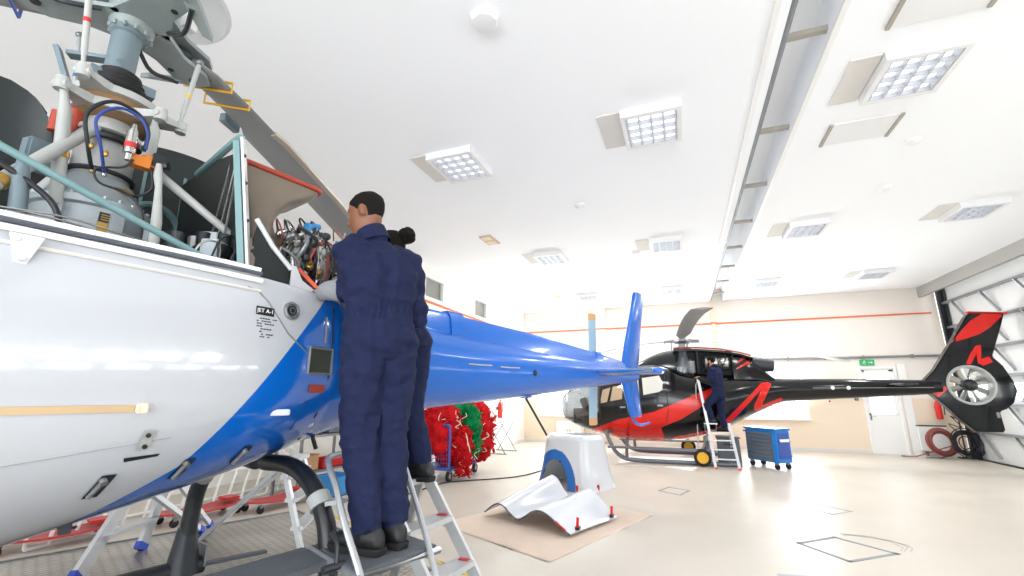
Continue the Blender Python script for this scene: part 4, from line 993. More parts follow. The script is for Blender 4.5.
# servo actuators and control rods
def rod(pts, rad, name, m, n=12, parent=None):
    b = B(); b.tube([P(*p) for p in pts], rad, n); return hd(b, name, m, parent)
a1 = rod([(-.17, .16, 3.0), (-.16, .16, 2.95), (-.145, .16, 2.88), (-.12, .16, 2.62), (-.1, .16, 2.45)], [.014, .016, .025, .026, .024], 'servo_actuator', 'worn')
b = B(); b.cyl(P(-.125, .16, 2.66), P(-.128, .16, 2.69), .031, n=14); hd(b, 'actuator_clamp', 'brass', a1)
a2 = rod([(.16, .2, 3.0), (.16, .2, 2.96), (.165, .2, 2.92), (.16, .2, 2.76), (.155, .21, 2.72)], [.012, .014, .024, .028, .024], 'servo_actuator', 'worn')
b = B(); b.cyl(P(.17, .25, 2.7), P(.155, .25, 2.76), .035, n=14); b.box(P(.12, .27, 2.71), (.07, .05, .05)); hd(b, 'servo_valve', 'orange_part', a2)
b = B(); b.box(P(.185, .27, 2.74), (.05, .05, .06)); b.cyl(P(.2, .29, 2.72), P(.22, .31, 2.72), .02, n=10); hd(b, 'valve_block', 'black_plastic', a2)
rod([(.185, .3, 2.72), (.19, .3, 2.66), (.195, .32, 2.6), (.205, .35, 2.42), (.21, .36, 2.24)], [.012, .02, .014, .022, .022], 'control_rod', 'worn')
rod([(-.235, .3, 2.58), (-.23, .3, 2.5), (-.215, .3, 2.36), (-.205, .3, 2.22)], [.012, .026, .028, .028], 'support_post', 'blue_grey')
s1 = rod([(-.55, .42, 2.24), (-.3, .3, 2.41), (-.03, .1, 2.88)], .027, 'gearbox_strut', 'worn')
b = B(); b.tube([P(-.285, .29, 2.435), P(-.268, .277, 2.465)], .032, 12); hd(b, 'strut_clamp', 'brass', s1)
rod([(.14, .17, 2.78), (.22, .25, 2.68), (.6, .3, 2.43), (.72, .32, 2.24)], .02, 'gearbox_strut', 'worn')
rod([(.0, -.12, 2.85), (-.3, -.35, 2.25)], .03, 'gearbox_strut', 'worn'); rod([(.08, -.12, 2.85), (.5, -.35, 2.25)], .03, 'gearbox_strut', 'worn')
rod([(-.62, .42, 2.78), (-.31, .45, 2.53), (.36, .5, 2.265), (.42, .5, 2.24)], [.015, .015, .015, .01], 'cowl_brace', 'teal')
b = B(); b.cyl(P(-.1, .0, 2.83), P(-.09, 0, 2.96), .035, n=14); b.ell(P(-.088, 0, 2.97), (.035, .035, .03)); b.cyl(P(-.15, .02, 2.83), P(-.15, .02, 2.93), .025, n=12); hd(b, 'fire_bottle', 'seal')
bt = rod([(.07, .3, 2.69), (.07, .3, 2.72), (.07, .3, 2.725), (.068, .3, 2.83), (.07, .3, 2.85), (.07, .3, 2.87)], [.014, .014, .022, .022, .014, .009], 'hydraulic_filter', 'steel')
b = B(); b.cyl(P(.069, .3, 2.75), P(.069, .3, 2.775), .0228, n=16); hd(b, 'colour_band', 'red_plastic', bt)
b = B(); b.box(P(-.17, .05, 2.68), (.13, .06, .14), Matrix.Rotation(R(20), 3, 'Z')); hd(b, 'hydraulic_tank', 'blue_grey', bevel=.01)
# hoses
def hose(pts, r, m, name='hose', k=6):
    b = B(); b.tube(smooth_path([P(*p) for p in pts], k), r, 8); return hd(b, name, m)
hose([(-.02, .18, 2.64), (-.06, .25, 2.72), (-.09, .28, 2.85), (-.02, .28, 2.95), (.08, .26, 2.95), (.13, .26, 2.88), (.13, .25, 2.78)], .0085, 'hose_black')
hose([(.02, .2, 2.63), (-.02, .27, 2.72), (-.06, .3, 2.83), (.0, .3, 2.92), (.08, .29, 2.92), (.12, .29, 2.86), (.13, .28, 2.78)], .007, 'hose_blue')
hose([(.09, .3, 2.7), (.06, .3, 2.65), (-.02, .27, 2.62), (.0, .27, 2.56), (.1, .28, 2.54), (.16, .3, 2.46), (.17, .32, 2.3)], .005, 'hose_black')
hose([(.16, .28, 2.7), (.18, .28, 2.6), (.14, .26, 2.55), (.1, .27, 2.54)], .006, 'hose_black')
hose([(-.5, .25, 2.6), (-.3, .3, 2.52), (-.15, .33, 2.42), (-.1, .35, 2.32), (-.1, .36, 2.22)], .011, 'hose_black')
hose([(-.6, .3, 2.32), (-.3, .42, 2.31), (-.1, .45, 2.32), (.1, .45, 2.3), (.3, .48, 2.26)], .004, 'steel', 'cable')
hose([(-.6, .32, 2.3), (-.2, .44, 2.31), (.05, .46, 2.28), (.2, .47, 2.25)], .004, 'steel', 'cable')
for (p, m) in (((-.02, .18, 2.64), 'brass'), ((.02, .2, 2.63), 'steel'), ((-.05, .26, 2.72), 'brass'), ((.0, .27, 2.7), 'brass')):
    b = B(); b.ell(P(*p), (.01, .01, .016), n=10, m=6); hd(b, 'hose_fitting', m)
# accessories between gearbox and firewall
rnd = random.Random(3)
for i in range(11):
    s, l = .28+.26*rnd.random(), .0+.42*rnd.random(); z = 2.23; h_ = .08+.16*rnd.random()
    b = B(); m = rnd.choice(['gearbox', 'grey_steel', 'dark_steel', 'bay_black', 'steel'])
    if i % 2: b.lathe(P(s, l, z), [(.05, 0), (.05, h_*.6), (.03, h_*.7), (.035, h_)], n=16)
    else: b.box(P(s, l, z+h_/2), (.09, .08, h_), Matrix.Rotation(rnd.random(), 3, 'Z'))
    hd(b, 'accessory', m, bevel=.004 if not i % 2 else 0)
b = B(); b.lathe(P(.56, .46, 2.22), [(.042, 0), (.042, .1), (.03, .13), (.036, .15), (.02, .2)], n=18); hd(b, 'fuel_pump', 'duct')
for i in range(7):
    q = [(.32+.08*i, .42+.05*rnd.random(), 2.24), (.36+.07*i, .47, 2.32+.06*rnd.random()), (.44+.06*i, .44, 2.34+.08*rnd.random()), (.46+.07*i, .4, 2.25)]
    hose(q, .005, rnd.choice(['steel', 'steel', 'hose_black']), 'pipe', 4)
# upright firewall frame with clear cover, white edge post
b = B(); b.bar(P(.475, .43, 2.95), P(.56, .5, 2.26), .05, .012); fw = hd(b, 'firewall_post', 'white_paint')
b = B(); b.bar(P(.45, .42, 2.93), P(.53, .49, 2.26), .02, .03); hd(b, 'firewall_seal', 'teal')
b = B(); b.tube(smooth_path([P(.47, .42, 2.96), P(.48, .3, 2.98), P(.485, .1, 2.97), P(.49, -.2, 2.95)], 5), .02, 8); hd(b, 'firewall_hoop', 'teal')
b = B(); b.rings([[P(.49, .41, 2.9), P(.5, .41, 2.9), P(.56, .47, 2.24), P(.55, .47, 2.24)], [P(.49, .1, 2.95), P(.5, .1, 2.95), P(.53, .1, 2.24), P(.52, .1, 2.24)], [P(.49, -.45, 2.95), P(.5, -.45, 2.95), P(.52, -.45, 2.24), P(.51, -.45, 2.24)]]); hd(b, 'firewall', 'bay_black')
for q in (((.5, .3, 2.3), (.49, .38, 2.86)), ((.5, .2, 2.3), (.5, .33, 2.9)), ((.51, .06, 2.3), (.5, .25, 2.88))):
    b = B(); b.tube([P(*q[0]), P(*q[1])], .006, 6); hd(b, 'cover_rib', 'steel')
for z in (2.85, 2.7, 2.5):
    b = B(); b.cyl(P(.475+(2.95-z)*.123, .425+(2.95-z)*.1, z), P(.472+(2.95-z)*.123, .447+(2.95-z)*.1, z), .009, n=10); hd(b, 'post_screw', 'dark_steel', fw)
# exhaust stack: round neck sweeping up into a wide rectangular mouth with red seal
b = B(); rs = []
def rr_(c, u, v, a, e, n=32):
    out = []
    for k in range(n):
        t = 2*pi*k/n; cx, sy = math.cos(t), math.sin(t)
        out.append(c+u*a*math.copysign(abs(cx)**(2/e), cx)+v*0+v*math.copysign(abs(sy)**(2/e), sy)*1.0)
    return out
# ring stations: centre, direction along s (half size), direction along l (half size), squareness
ST = [(P(1.0, .2, 2.43), V((.02, 0, .1)), P(0, .1, 0), 2.), (P(.86, .19, 2.44), V((.03, 0, .11)), P(0, .11, 0), 2.), (P(.76, .18, 2.46), V((.07, 0, .1)), P(0, .12, 0), 2.1), (P(.69, .17, 2.54), V((.1, 0, .03)), P(0, .13, 0), 2.4), (P(.68, .15, 2.64), V((.1, 0, .0)), P(0, .14, 0), 3.), (P(.7, .12, 2.74), V((.15, 0, .01)), P(0, .17, 0), 4.5), (P(.75, .08, 2.84), V((.23, 0, .0)), P(0, .21, 0), 9.), (P(.765, .08, 2.9), V((.245, 0, -.005)), P(0, .22, 0), 12.)]
for c, u, v, e in ST:
    rs.append([c+u*math.copysign(abs(math.cos(t))**(2/e), math.cos(t))+v*math.copysign(abs(math.sin(t))**(2/e), math.sin(t)) for t in (2*pi*k/40 for k in range(40))])
sm = []
for i in range(len(rs[0])): sm.append(smooth_path([r[i] for r in rs], 4))
b.rings([[sm[i][j] for i in range(40)] for j in range(len(sm[0]))], cap1=False); ex_ = hd(b, 'exhaust_duct', 'duct', recalc=True)
b = B(); top = [p+V((0, 0, .0)) for p in rs[-1]]; b.tube(top, .016, 8, closed=True); hd(b, 'duct_seal', 'seal', ex_)
b = B(); b.tube([sm[i][8] for i in range(40)], .006, 6, closed=True); hd(b, 'duct_weld', 'duct', ex_)
# engine behind the firewall: casings, manifold ring, pipes and fittings
b = B(); b.lathe(P(.95, .05, 2.42), [(.1, 0), (.17, .04), (.18, .2), (.13, .26), (.16, .3), (.16, .42), (.1, .5)], (1, 0, 0), 32); hd(b, 'engine_casing', 'grey_steel')
b = B(); b.lathe(P(1.05, .27, 2.4), [(.05, -.1), (.06, 0), (.06, .1), (.04, .14)], (0, 0, 1), 16); b.lathe(P(.86, .34, 2.36), [(.03, -.08), (.05, 0), (.05, .08), (.02, .1)], (0, 0, 1), 16); b.lathe(P(1.16, .2, 2.55), [(.05, -.06), (.05, .06)], (1, 0, 0), 16); hd(b, 'accessory_gearbox', 'steel')
for i in range(60):
    s0 = .76+.52*rnd.random(); l0 = .18+.26*rnd.random(); z0 = 2.25+.25*rnd.random()
    s1_, l1, z1 = s0+.16*(rnd.random()-.5), l0+.06*(rnd.random()-.3), min(2.62, z0+.1+.22*rnd.random())
    m = rnd.choice(['steel', 'grey_steel', 'steel', 'hose_red', 'chrome', 'hose_black', 'dark_steel', 'steel'])
    r_ = rnd.choice([.003, .004, .005, .007, .011])
    hose([(s0, l0, z0), (s0+.05*(rnd.random()-.5), l0+.05, (z0+z1)/2), (s1_, l1, z1), (s1_+.05, l1-.08, z1-.04)], r_, m, 'engine_pipe', 5)
for i in range(56):
    q = P(.72+.52*rnd.random(), .24+.2*rnd.random(), 2.28+.3*rnd.random()); m = rnd.choice(['steel', 'chrome', 'brass', 'dark_steel', 'grey_steel'])
    b = B(); b.lathe(q, [(.012, -.03), (.022, -.02), (.022, .005), (.015, .01), (.015, .03)], (rnd.random()-.5, rnd.random()-.5, rnd.random()), 10); hd(b, 'fitting', m)
for i in range(2):
    hose([(1.06+.08*i, .3, 2.26), (1.07+.08*i, .33, 2.36), (1.07+.1*i, .3, 2.52), (1.0+.1*i, .2, 2.62)], .015, 'hose_red', 'fire_sleeve')
for c, r_ in (((.98, .2, 2.66), .07), ((1.06, .18, 2.68), .06), ((.9, .2, 2.62), .07)):
    b = B(); b.torus(P(*c), (.4, -.5, .3), r_, .006, 24, 8); hd(b, 'wire_loop', 'hose_black')
b = B(); b.lathe(P(.965, .24, 2.64), [(.015, -.04), (.026, -.025), (.026, .025), (.015, .045)], (.3, 0, 1), 14); b.lathe(P(1.02, .22, 2.68), [(.018, -.03), (.025, 0), (.018, .04)], (1, 0, .3), 12); hd(b, 'fuel_nozzle', 'light_blue')
hose([(.95, .3, 2.6), (.93, .33, 2.5), (.92, .34, 2.4), (.9, .36, 2.28)], .006, 'light_blue')
b = B(); b.bar(P(.84, .42, 2.34), P(.97, .5, 2.19), .05, .02); hd(b, 'red_cover', 'orange_foot')
# lower firewall corner panel and white gusset
b = B(); b.prism([(.54, 2.2), (.78, 2.2), (.76, 2.29), (.58, 2.5)], P(0, .48, 0)+V((0, 0, 0)), (1, 0, 0), (0, 0, 1), .012); hd(b, 'side_shroud', 'bay_black')
b = B(); b.tube([P(.565, .5, 2.52), P(.66, .5, 2.4), P(.77, .5, 2.3)], .012, 6); hd(b, 'shroud_edge', 'white_paint')
b = B(); b.prism([(.77, 2.17), (.98, 2.17), (.83, 2.25), (.79, 2.32), (.77, 2.32)], P(0, .5, 0), (1, 0, 0), (0, 0, 1), .012); hd(b, 'cowl_gusset', 'white_paint')
# ------------------------------------------------------------------ people
HPROF = [(-.118, .05, .016, .022), (-.108, .042, .036, .046), (-.085, .03, .05, .064), (-.05, .018, .06, .08), (0, .004, .069, .092), (.04, 0, .074, .097), (.075, -.004, .068, .088), (.1, -.006, .05, .064), (.116, -.006, .022, .03)]
def hp_at(z):
    for a, c in zip(HPROF, HPROF[1:]):
        if z <= c[0]:
            t = max(0, (z-a[0])/(c[0]-a[0])); return [p+(q-p)*t for p, q in zip(a[1:], c[1:])]
    return HPROF[-1][1:]
def person(label, base, J, face, mats, hair='short', vox=.008, wrinkle=.006, group=None, rotz=0.):
    root = thing('person', label, 'person', base, rotz, group)
    J = {k: V(v) for k, v in J.items()}
    cutd = {'L': J.pop('cut').x if 'cut' in J else .8, 'R': J.pop('cutR').x if 'cutR' in J else .8}
    b = B(); caps = []                 # caps: (p, q, r, material slot)
    def limb(pts, rr, slot, n=16, rnd=True):
        pts = [V(p) for p in pts]
        b.tube(pts, rr, n)
        if rnd: b.ell(pts[0], (rr[0],)*3, n=12, m=8); b.ell(pts[-1], (rr[-1],)*3, n=12, m=8)
        for p, q, r0, r1 in zip(pts, pts[1:], rr, rr[1:]): caps.append((p, q, (r0+r1)/2, slot))
    CL, SL, SK, BO = 0, 1, 2, 3
    hc = (J['hipL']+J['hipR'])/2; sc_ = (J['shL']+J['shR'])/2; nk = J['neck']
    right = (J['shR']-J['shL']).normalized(); rh_ = (J['hipR']-J['hipL']).normalized()
    spine = (sc_-hc); L = spine.length
    st = [(-.16, .10, .10), (-.07, .165, .125), (.04, .178, .132), (.16, .172, .122), (.3, .158, .108), (.42, .158, .112), (.5, .172, .122), (.7, .19, .128), (.88, .19, .118), (.98, .165, .095), (1.06, .1, .075), (1.12, .06, .06)]
    rs = []
    for t, w_, d_ in st:
        c = hc+spine*t; r_ = rh_.lerp(right, min(1, max(0, t))).normalized(); f_ = r_.cross(spine).normalized()*-1
        rs.append([c+r_*(w_*math.copysign(abs(math.cos(k))**.85, math.cos(k)))+f_*(d_*math.copysign(abs(math.sin(k))**.85, math.sin(k))) for k in [2*pi*i/28 for i in range(28)]])
        caps.append((c, c+spine*.02, (w_+d_)/2*.95, CL)); caps.append((c-r_*w_*.5, c+r_*w_*.5, d_, CL))
    b.rings(rs)
    for s in 'LR':
        h, k, a, t = J['hip'+s], J['knee'+s], J['ank'+s], J['toe'+s]
        kk = h.lerp(k, .5)
        limb([h+V((0, 0, .02)), kk, k, k.lerp(a, .45), a+(k-a).normalized()*.05], [.108, .098, .08, .074, .07], CL)
        fd = (t-a); fd.z = 0; fd.normalize(); up = V((0, 0, 1)); side = fd.cross(up)
        sole = a.z-.085
        def fr(x, w_, z0, z1): c = a+fd*x; return [V((c.x, c.y, 0))+side*(w_*math.cos(q))+V((0, 0, sole+z0+(z1-z0)*(.5+.5*math.sin(q)))) for q in [2*pi*i/14 for i in range(14)]]
        b.rings([fr(-.085, .02, .01, .05), fr(-.07, .038, 0, .09), fr(-.02, .046, 0, .12), fr(.05, .046, 0, .1), fr(.12, .052, 0, .075), fr(.17, .046, 0, .062), fr(.2, .022, .005, .045)])
        limb([a+V((0, 0, -.03)), a+(k-a).normalized()*.07], [.05, .052], BO)
        caps.append((a+fd*-.06+V((0, 0, -.05)), a+fd*.17+V((0, 0, -.05)), .05, BO))
        e, w_ = J['el'+s], J['wr'+s]; sh = J['sh'+s]
        cu = sh.lerp(e, cutd[s])
        limb([sc_.lerp(sh, .7), sh, sh.lerp(e, .5), cu], [.085, .076, .07, .068], CL)
        limb([sh.lerp(e, .7), e, e.lerp(w_, .5), w_], [.062, .06, .056, .045], SL)
        # hand: palm, four bent fingers, side thumb
        hd_ = (J['hd'+s]-w_).normalized(); pn = hd_.cross(V((0, 0, 1)))
        if pn.length < .1: pn = V((1, 0, 0))
        pn.normalize(); dn = pn.cross(hd_).normalized(); sg = 1 if s == 'L' else -1
        rot = Matrix((hd_, pn, dn)).transposed()
        b.ell(w_+hd_*.055, (.058, .042, .019), rot); caps.append((w_+hd_*.01, w_+hd_*.17, .03, SK)); limb([w_-hd_*.03, w_+hd_*.03], [.03, .028], SK)
        for i, (o, ln) in enumerate(((-.031, .068), (-.0105, .08), (.0105, .074), (.031, .058))):
            p0 = w_+hd_*.095+pn*o; p1 = p0+hd_*ln*.42-dn*.006; p2 = p1+(hd_*.8-dn*.6)*ln*.32; p3 = p2+(hd_*.45-dn*.85)*ln*.28
            b.tube([p0-hd_*.02, p0, p1, p2, p3], [.0095, .0095, .009, .0085, .007], 8)
        p0 = w_+hd_*.035+pn*.036*sg; b.tube([p0-pn*.01*sg, p0, p0+hd_*.03+pn*.022*sg-dn*.01, p0+hd_*.058+pn*.022*sg-dn*.02], [.013, .012, .011, .008], 8)
        caps.append((p0, p0+hd_*.06+pn*.03*sg, .015, SK))
    # neck and head
    hcn = J['head']; fw_ = V(face).normalized(); upv = J.get('hup', V((0, 0, 1))); rt_ = fw_.cross(upv).normalized(); upv = rt_.cross(fw_).normalized()
    HM = Matrix((rt_, fw_, upv)).transposed()
    def hpt(ph, z, off=0.):
        yc, w_, d_ = hp_at(z); return hcn+HM @ V(((w_+off)*math.sin(ph), yc+(d_+off)*math.cos(ph), z+(off if z > .1 else 0)))
    b.rings([[hpt(2*pi*i/24, z) for i in range(24)] for z in [-.118, -.11, -.1, -.085, -.06, -.03, 0, .02, .04, .06, .08, .1, .11, .116]])
    hl = lambda x, y, z: hcn+HM @ V((x, y, z))
    b.tube([hl(0, .088, .015), hl(0, .104, -.012), hl(0, .114, -.03), hl(0, .092, -.042)], [.008, .011, .015, .01], 8)
    b.ell(hl(0, .088, -.065), (.024, .012, .008), HM, 10, 6); b.ell(hl(0, .083, -.078), (.022, .012, .008), HM, 10, 6)
    for sd in (-1, 1):
        b.ell(hl(.074*sd, -.008, -.008), (.009, .019, .033), HM, 10, 8); b.ell(hl(.03*sd, .082, .026), (.022, .012, .008), HM, 8, 6)
    limb([nk-(hcn-nk)*.15, nk+(hcn-nk)*.5, hl(0, -.02, -.03)], [.062, .056, .056], SK)
    caps.append((hl(0, 0, -.07), hl(0, 0, .05), .08, SK))
    me = bpy.data.meshes.new('tmp'); bmesh.ops.recalc_face_normals(b.bm, faces=b.bm.faces[:]); b.bm.to_mesh(me); b.bm.free()
    o = bpy.data.objects.new('tmp', me); COL.objects.link(o)
    md = o.modifiers.new('r', 'REMESH'); md.mode = 'VOXEL'; md.voxel_size = vox
    dg = bpy.context.evaluated_depsgraph_get(); m2 = bpy.data.meshes.new_from_object(o.evaluated_get(dg)); bpy.data.objects.remove(o)
    bb = B(); bb.bm.from_mesh(m2); bpy.data.meshes.remove(m2); bm = bb.bm
    bmesh.ops.smooth_vert(bm, verts=bm.verts[:], factor=.5, use_axis_x=True, use_axis_y=True, use_axis_z=True)
    bmesh.ops.smooth_vert(bm, verts=bm.verts[:], factor=.5, use_axis_x=True, use_axis_y=True, use_axis_z=True)
    bm.normal_update()
    CP = [(p, q-p, max((q-p).length_squared, 1e-9), r, s) for p, q, r, s in caps]
    def slot(c):
        best = 9; sl = 0
        for p, d, l2, r, s in CP:
            t = min(1, max(0, (c-p).dot(d)/l2)); k = (c-p-d*t).length-r
            if k < best: best = k; sl = s
        return sl
    vs = {}
    for v in bm.verts: vs[v.index] = slot(v.co)
    bm.verts.ensure_lookup_table()
    waist = hc+spine*.34; mv = []
    for v in bm.verts:
        s = vs[v.index]
        if s in (CL, SL):
            c = v.co; n1 = noise.noise(V((c.x*9, c.y*9, c.z*16))); n2 = noise.noise(V((c.x*22+7, c.y*22, c.z*30)))
            rdg = 1-abs(noise.noise(V((c.x*7+3, c.y*7, c.z*13+5))))*2
            fo = 1-abs(noise.noise(V((c.x*13+1, c.y*13, c.z*4+9))))*2.2; k = wrinkle*(n1*.9+n2*.5+.75*rdg+.7*fo)
            if s == SL: k *= .6
            dz = (c-waist).dot(spine.normalized())
            if s == CL and abs(dz) < .12:
                an = math.atan2((c-waist).dot(right.cross(spine).normalized()), (c-waist).dot(right)); g_ = math.exp(-(dz/.045)**2)
                k += -.006*math.exp(-(dz/.02)**2)+.0055*g_*math.sin(an*26+3*noise.noise(c*20))
            mv.append((v, v.normal*k))
    for v, d in mv: v.co += d
    for f in bm.faces:
        c = [0, 0, 0, 0]
        for v in f.verts: c[vs[v.index]] += 1
        f.material_index = c.index(max(c))
    o = bb.done('body', mats[:4], root, ang=180, recalc=False)
    # hair
    def hz(ph):
        a = abs((ph+pi) % (2*pi)-pi)   # 0 = front
        return interp([(0, .068), (.7, .06), (1.15, .03), (1.45, .0), (1.6, .028), (1.8, .0), (2.2, -.06), (pi, -.095)], a)[0]
    th = .004 if hair == 'short' else .012
    h = B(); h.sheet(lambda u, v: hpt(2*pi*u, hz(2*pi*u)+(.1155-hz(2*pi*u))*math.sin(v*pi/2), th*(min(1, v*5))+.001*noise.noise(V((u*60, v*40, 0)))), 48, 14)
    ho = h.done('hair', 'hair', root, ang=180)
    if hair == 'bun':
        h = B(); c = hl(0, -.125, .075); h.ell(c, (.058, .055, .055), HM, 20, 14)
        for v in h.bm.verts: v.co += (v.co-c)*.22*noise.noise(v.co*45)
        h.torus(hl(0, -.095, .06), HM @ V((0, -1, .3)), .03, .01, 20, 6); h.done('hair_bun', 'hair', ho)
    if hair == 'beard':
        h = B(); h.sheet(lambda u, v: hpt(-1.5+3*u, -.112+(.03+.07*abs(2*u-1)**1.5)*v+.004, .006), 24, 6); h.done('beard', 'hair', root, ang=180)
    for sd in (-1, 1):
        h = B(); h.ell(hl(.031*sd, .072, .006), (.013, .011, .009), HM, 10, 8); e = h.done('eye', 'white_eye', root); 
        h = B(); h.ell(hl(.031*sd, .0805, .006), (.006, .005, .006), HM, 8, 6); h.done('iris', 'hair', e)
    # collar
    c0 = nk+(hcn-nk)*.12; axv = (hcn-nk).normalized()
    h = B(); a_, b_ = frame(axv)
    h.rings([[c0+axv*(z+.012*math.cos(k-1))+(a_*math.cos(k)+b_*math.sin(k))*r for k in [2*pi*i/28 for i in range(28)]] for r, z in ((.088, -.045), (.082, .0), (.074, .03), (.068, .03), (.072, -.01), (.076, -.045))], cap0=False, cap1=False)
    h.done('collar', mats[0], root)
    # boot soles
    for s in 'LR':
        a, t = J['ank'+s], J['toe'+s]; fd = (t-a); fd.z = 0; fd.normalize(); side = fd.cross(V((0, 0, 1))); z0 = a.z-.085
        pts = [(-.09, .02), (-.08, .036), (-.03, .043), (.05, .043), (.12, .055), (.17, .048), (.2, .026)]
        ol = [(x, y) for x, y in pts]+[(x, -y) for x, y in reversed(pts)]
        h = B(); h.rings([[V((a.x, a.y, z))+fd*x*k+side*y*k for x, y in ol] for z, k in ((z0-.012, .98), (z0+.006, 1.03), (z0+.016, 1.0))]); h.done('boot_sole', 'sole', root)
    return root
W = lambda s, l, z: HWP(s, l, z)
J1 = dict(hipL=W(.975, .9, 1.9), hipR=W(1.12, .95, 1.9), kneeL=W(.985, .9, 1.46), kneeR=W(1.13, .93, 1.46), ankL=W(1.015, .97, 1.067), ankR=W(1.14, .98, 1.067), toeL=W(.96, .74, 1.0), toeR=W(1.13, .76, 1.0),
          shL=W(.865, .87, 2.36), shR=W(1.17, .95, 2.35), elL=W(.92, .93, 2.165), elR=W(1.24, .95, 2.06), wrL=W(.9, .62, 2.19), wrR=W(1.13, .68, 2.16), hdL=W(.93, .5, 2.2), hdR=W(1.08, .56, 2.2), neck=W(.98, .89, 2.45), head=W(.955, .865, 2.585), cut=(.5, 0, 0), cutR=(.97, 0, 0))
fdir = MW[H1.name].to_3x3() @ V((-.5, 1, 0))
person('mechanic with short black hair in navy coveralls and grey sleeves, on the near platform ladder', W(1.05, .95, .97), J1, fdir+V((0, 0, -.25)), ['navy', 'grey_cloth', 'skin', 'boot'], 'short', .0075, .012)
J2 = dict(hipL=W(1.35, .64, 1.96), hipR=W(1.49, .67, 1.96), kneeL=W(1.36, .6, 1.58), kneeR=W(1.51, .64, 1.58), ankL=W(1.38, .7, 1.267), ankR=W(1.55, .72, 1.267), toeL=W(1.34, .5, 1.2), toeR=W(1.5, .5, 1.2),
          shL=W(1.2, .57, 2.37), shR=W(1.47, .63, 2.36), elL=W(1.14, .45, 2.2), elR=W(1.55, .6, 2.36), wrL=W(1.2, .25, 2.3), wrR=W(1.44, .42, 2.46), hdL=W(1.22, .15, 2.32), hdR=W(1.36, .34, 2.48), neck=W(1.36, .56, 2.45), head=W(1.385, .52, 2.565), cut=(.75, 0, 0))
person('mechanic with hair in a bun, navy coveralls, mostly hidden behind the first mechanic', W(1.48, .72, 1.17), J2, fdir+V((0, 0, -.2)), ['navy', 'grey_cloth', 'skin_l', 'boot'], 'bun', .008, .006)
J3 = dict(hipL=(.74, 12.3, 1.66), hipR=(.84, 12.47, 1.66), kneeL=(.5, 12.36, 1.42), kneeR=(.82, 12.5, 1.24), ankL=(.6, 12.38, 1.085), ankR=(.86, 12.5, .893), toeL=(.4, 12.45, 1.0), toeR=(.64, 12.6, .83),
          shL=(.68, 12.24, 2.25), shR=(.88, 12.54, 2.25), elL=(.6, 12.2, 1.97), elR=(.72, 12.68, 2.0), wrL=(.4, 12.42, 2.06), wrR=(.46, 12.78, 2.1), hdL=(.3, 12.5, 2.1), hdR=(.34, 12.84, 2.14), neck=(.75, 12.41, 2.34), head=(.7, 12.43, 2.48))
person('bearded mechanic in navy coveralls and black sleeves, working at the black helicopter from a stepladder', (.82, 12.45, .8), J3, (-.85, .5, -.12), ['navy', 'black_cloth', 'skin_l', 'boot'], 'beard', .009, .006)
# ------------------------------------------------------------------ platforms and ladders
C0 = V((-3.87, 4.0, 0)); PA = math.atan2(-.914, -.405)
t = thing('landing_platform', 'low chequer plate platform carrying the blue and white helicopter', 'platform', tuple(C0), PA)
# own frame: x towards the nose, y towards the near side
mp = MW[t.name]; PW, PL = 3.65, 7.2
def LP(x, y, z): return mp @ V((x, y, z))
b = B(); b.box((PL/2, PW/2, .45), (PL, PW, .06)); b.done('deck_plate', 'plate', t, world=False)
b = B()
for y in (.03, PW/3, 2*PW/3, PW-.03): b.box((PL/2, y, .36), (PL-.1, .06, .12))
for x in (.05, PL/3, 2*PL/3, PL-.05): b.box((x, PW/2, .33), (.08, PW-.1, .06))
b.done('under_frame', 'dark_steel', t, world=False)
b = B()
for y in (0, PW): b.box((PL/2, y, .44), (PL, .02, .1))
for x in (0, PL): b.box((x, PW/2, .44), (.02, PW, .1))
b.done('edge_strip', 'grey_steel', t, world=False)
for x in (.4, PL-.4):
    for y in (.4, PW-.4):
        b = B(); b.lathe((x, y-.03, .15), [(.06, 0), (.15, 0), (.15, .06), (.06, .06)], (0, 1, 0), 24); wl = b.done('castor', 'tire', t, world=False)
        b = B(); b.box((x, y, .25), (.1, .12, .14)); b.done('castor_fork', 'grey_steel', wl, world=False)
# near work ladder with tread platform and tubular hand rail
t = thing('platform_ladder', 'grey tread platform ladder with tube rail under the near mechanic', 'ladder', tuple(W(1.1, .95, .48)))
def slab(pts, th): 
    b = B(); b.rings([[p+V((0, 0, -th)) for p in pts], [V(p) for p in pts]]); return b
slab([W(.86, 1.13, .967), W(1.29, 1.13, .967), W(1.33, .72, .967), W(.95, .66, .967)], .03).done('platform_tread', 'tread', t, bevel=.004)
b = B(); q = [W(.86, 1.14, .945), W(1.29, 1.14, .945), W(1.335, .71, .945), W(.94, .655, .945)]; b.tube(q, .018, 8, closed=True); b.done('platform_frame', 'alu', t)
slab([W(.35, .92, .95), W(.93, .86, .95), W(.93, .6, .95), W(.35, .62, .95)], .035).done('side_plank', 'tread', t, bevel=.004)
b = B(); b.tube(smooth_path([W(.89, 1.42, .5), W(.87, 1.15, .93), W(.86, 1.02, 1.12), W(.88, .9, 1.26), W(.9, .8, 1.34), W(.96, .75, 1.37), W(1.25, .73, 1.37), W(1.31, .76, 1.35), W(1.325, .82, 1.3), W(1.3, .92, 1.2), W(1.22, 1.18, .92), W(1.17, 1.42, .5)], 4), .014, 8); b.done('hand_rail', 'alu', t)
for s in (.86, 1.3):
    b = B(); b.bar(W(s, .72, .94), W(s+(.05 if s > 1 else -.05), .58, .49), .05, .025); b.done('rear_leg', 'alu_light', t)
for k, z in enumerate((.72, .6)):
    b = B(); b.bar(W(.84, 1.16+.12*k, z+.06), W(1.26, 1.16+.12*k, z+.06), .1, .025); b.done('step', 'tread', t)
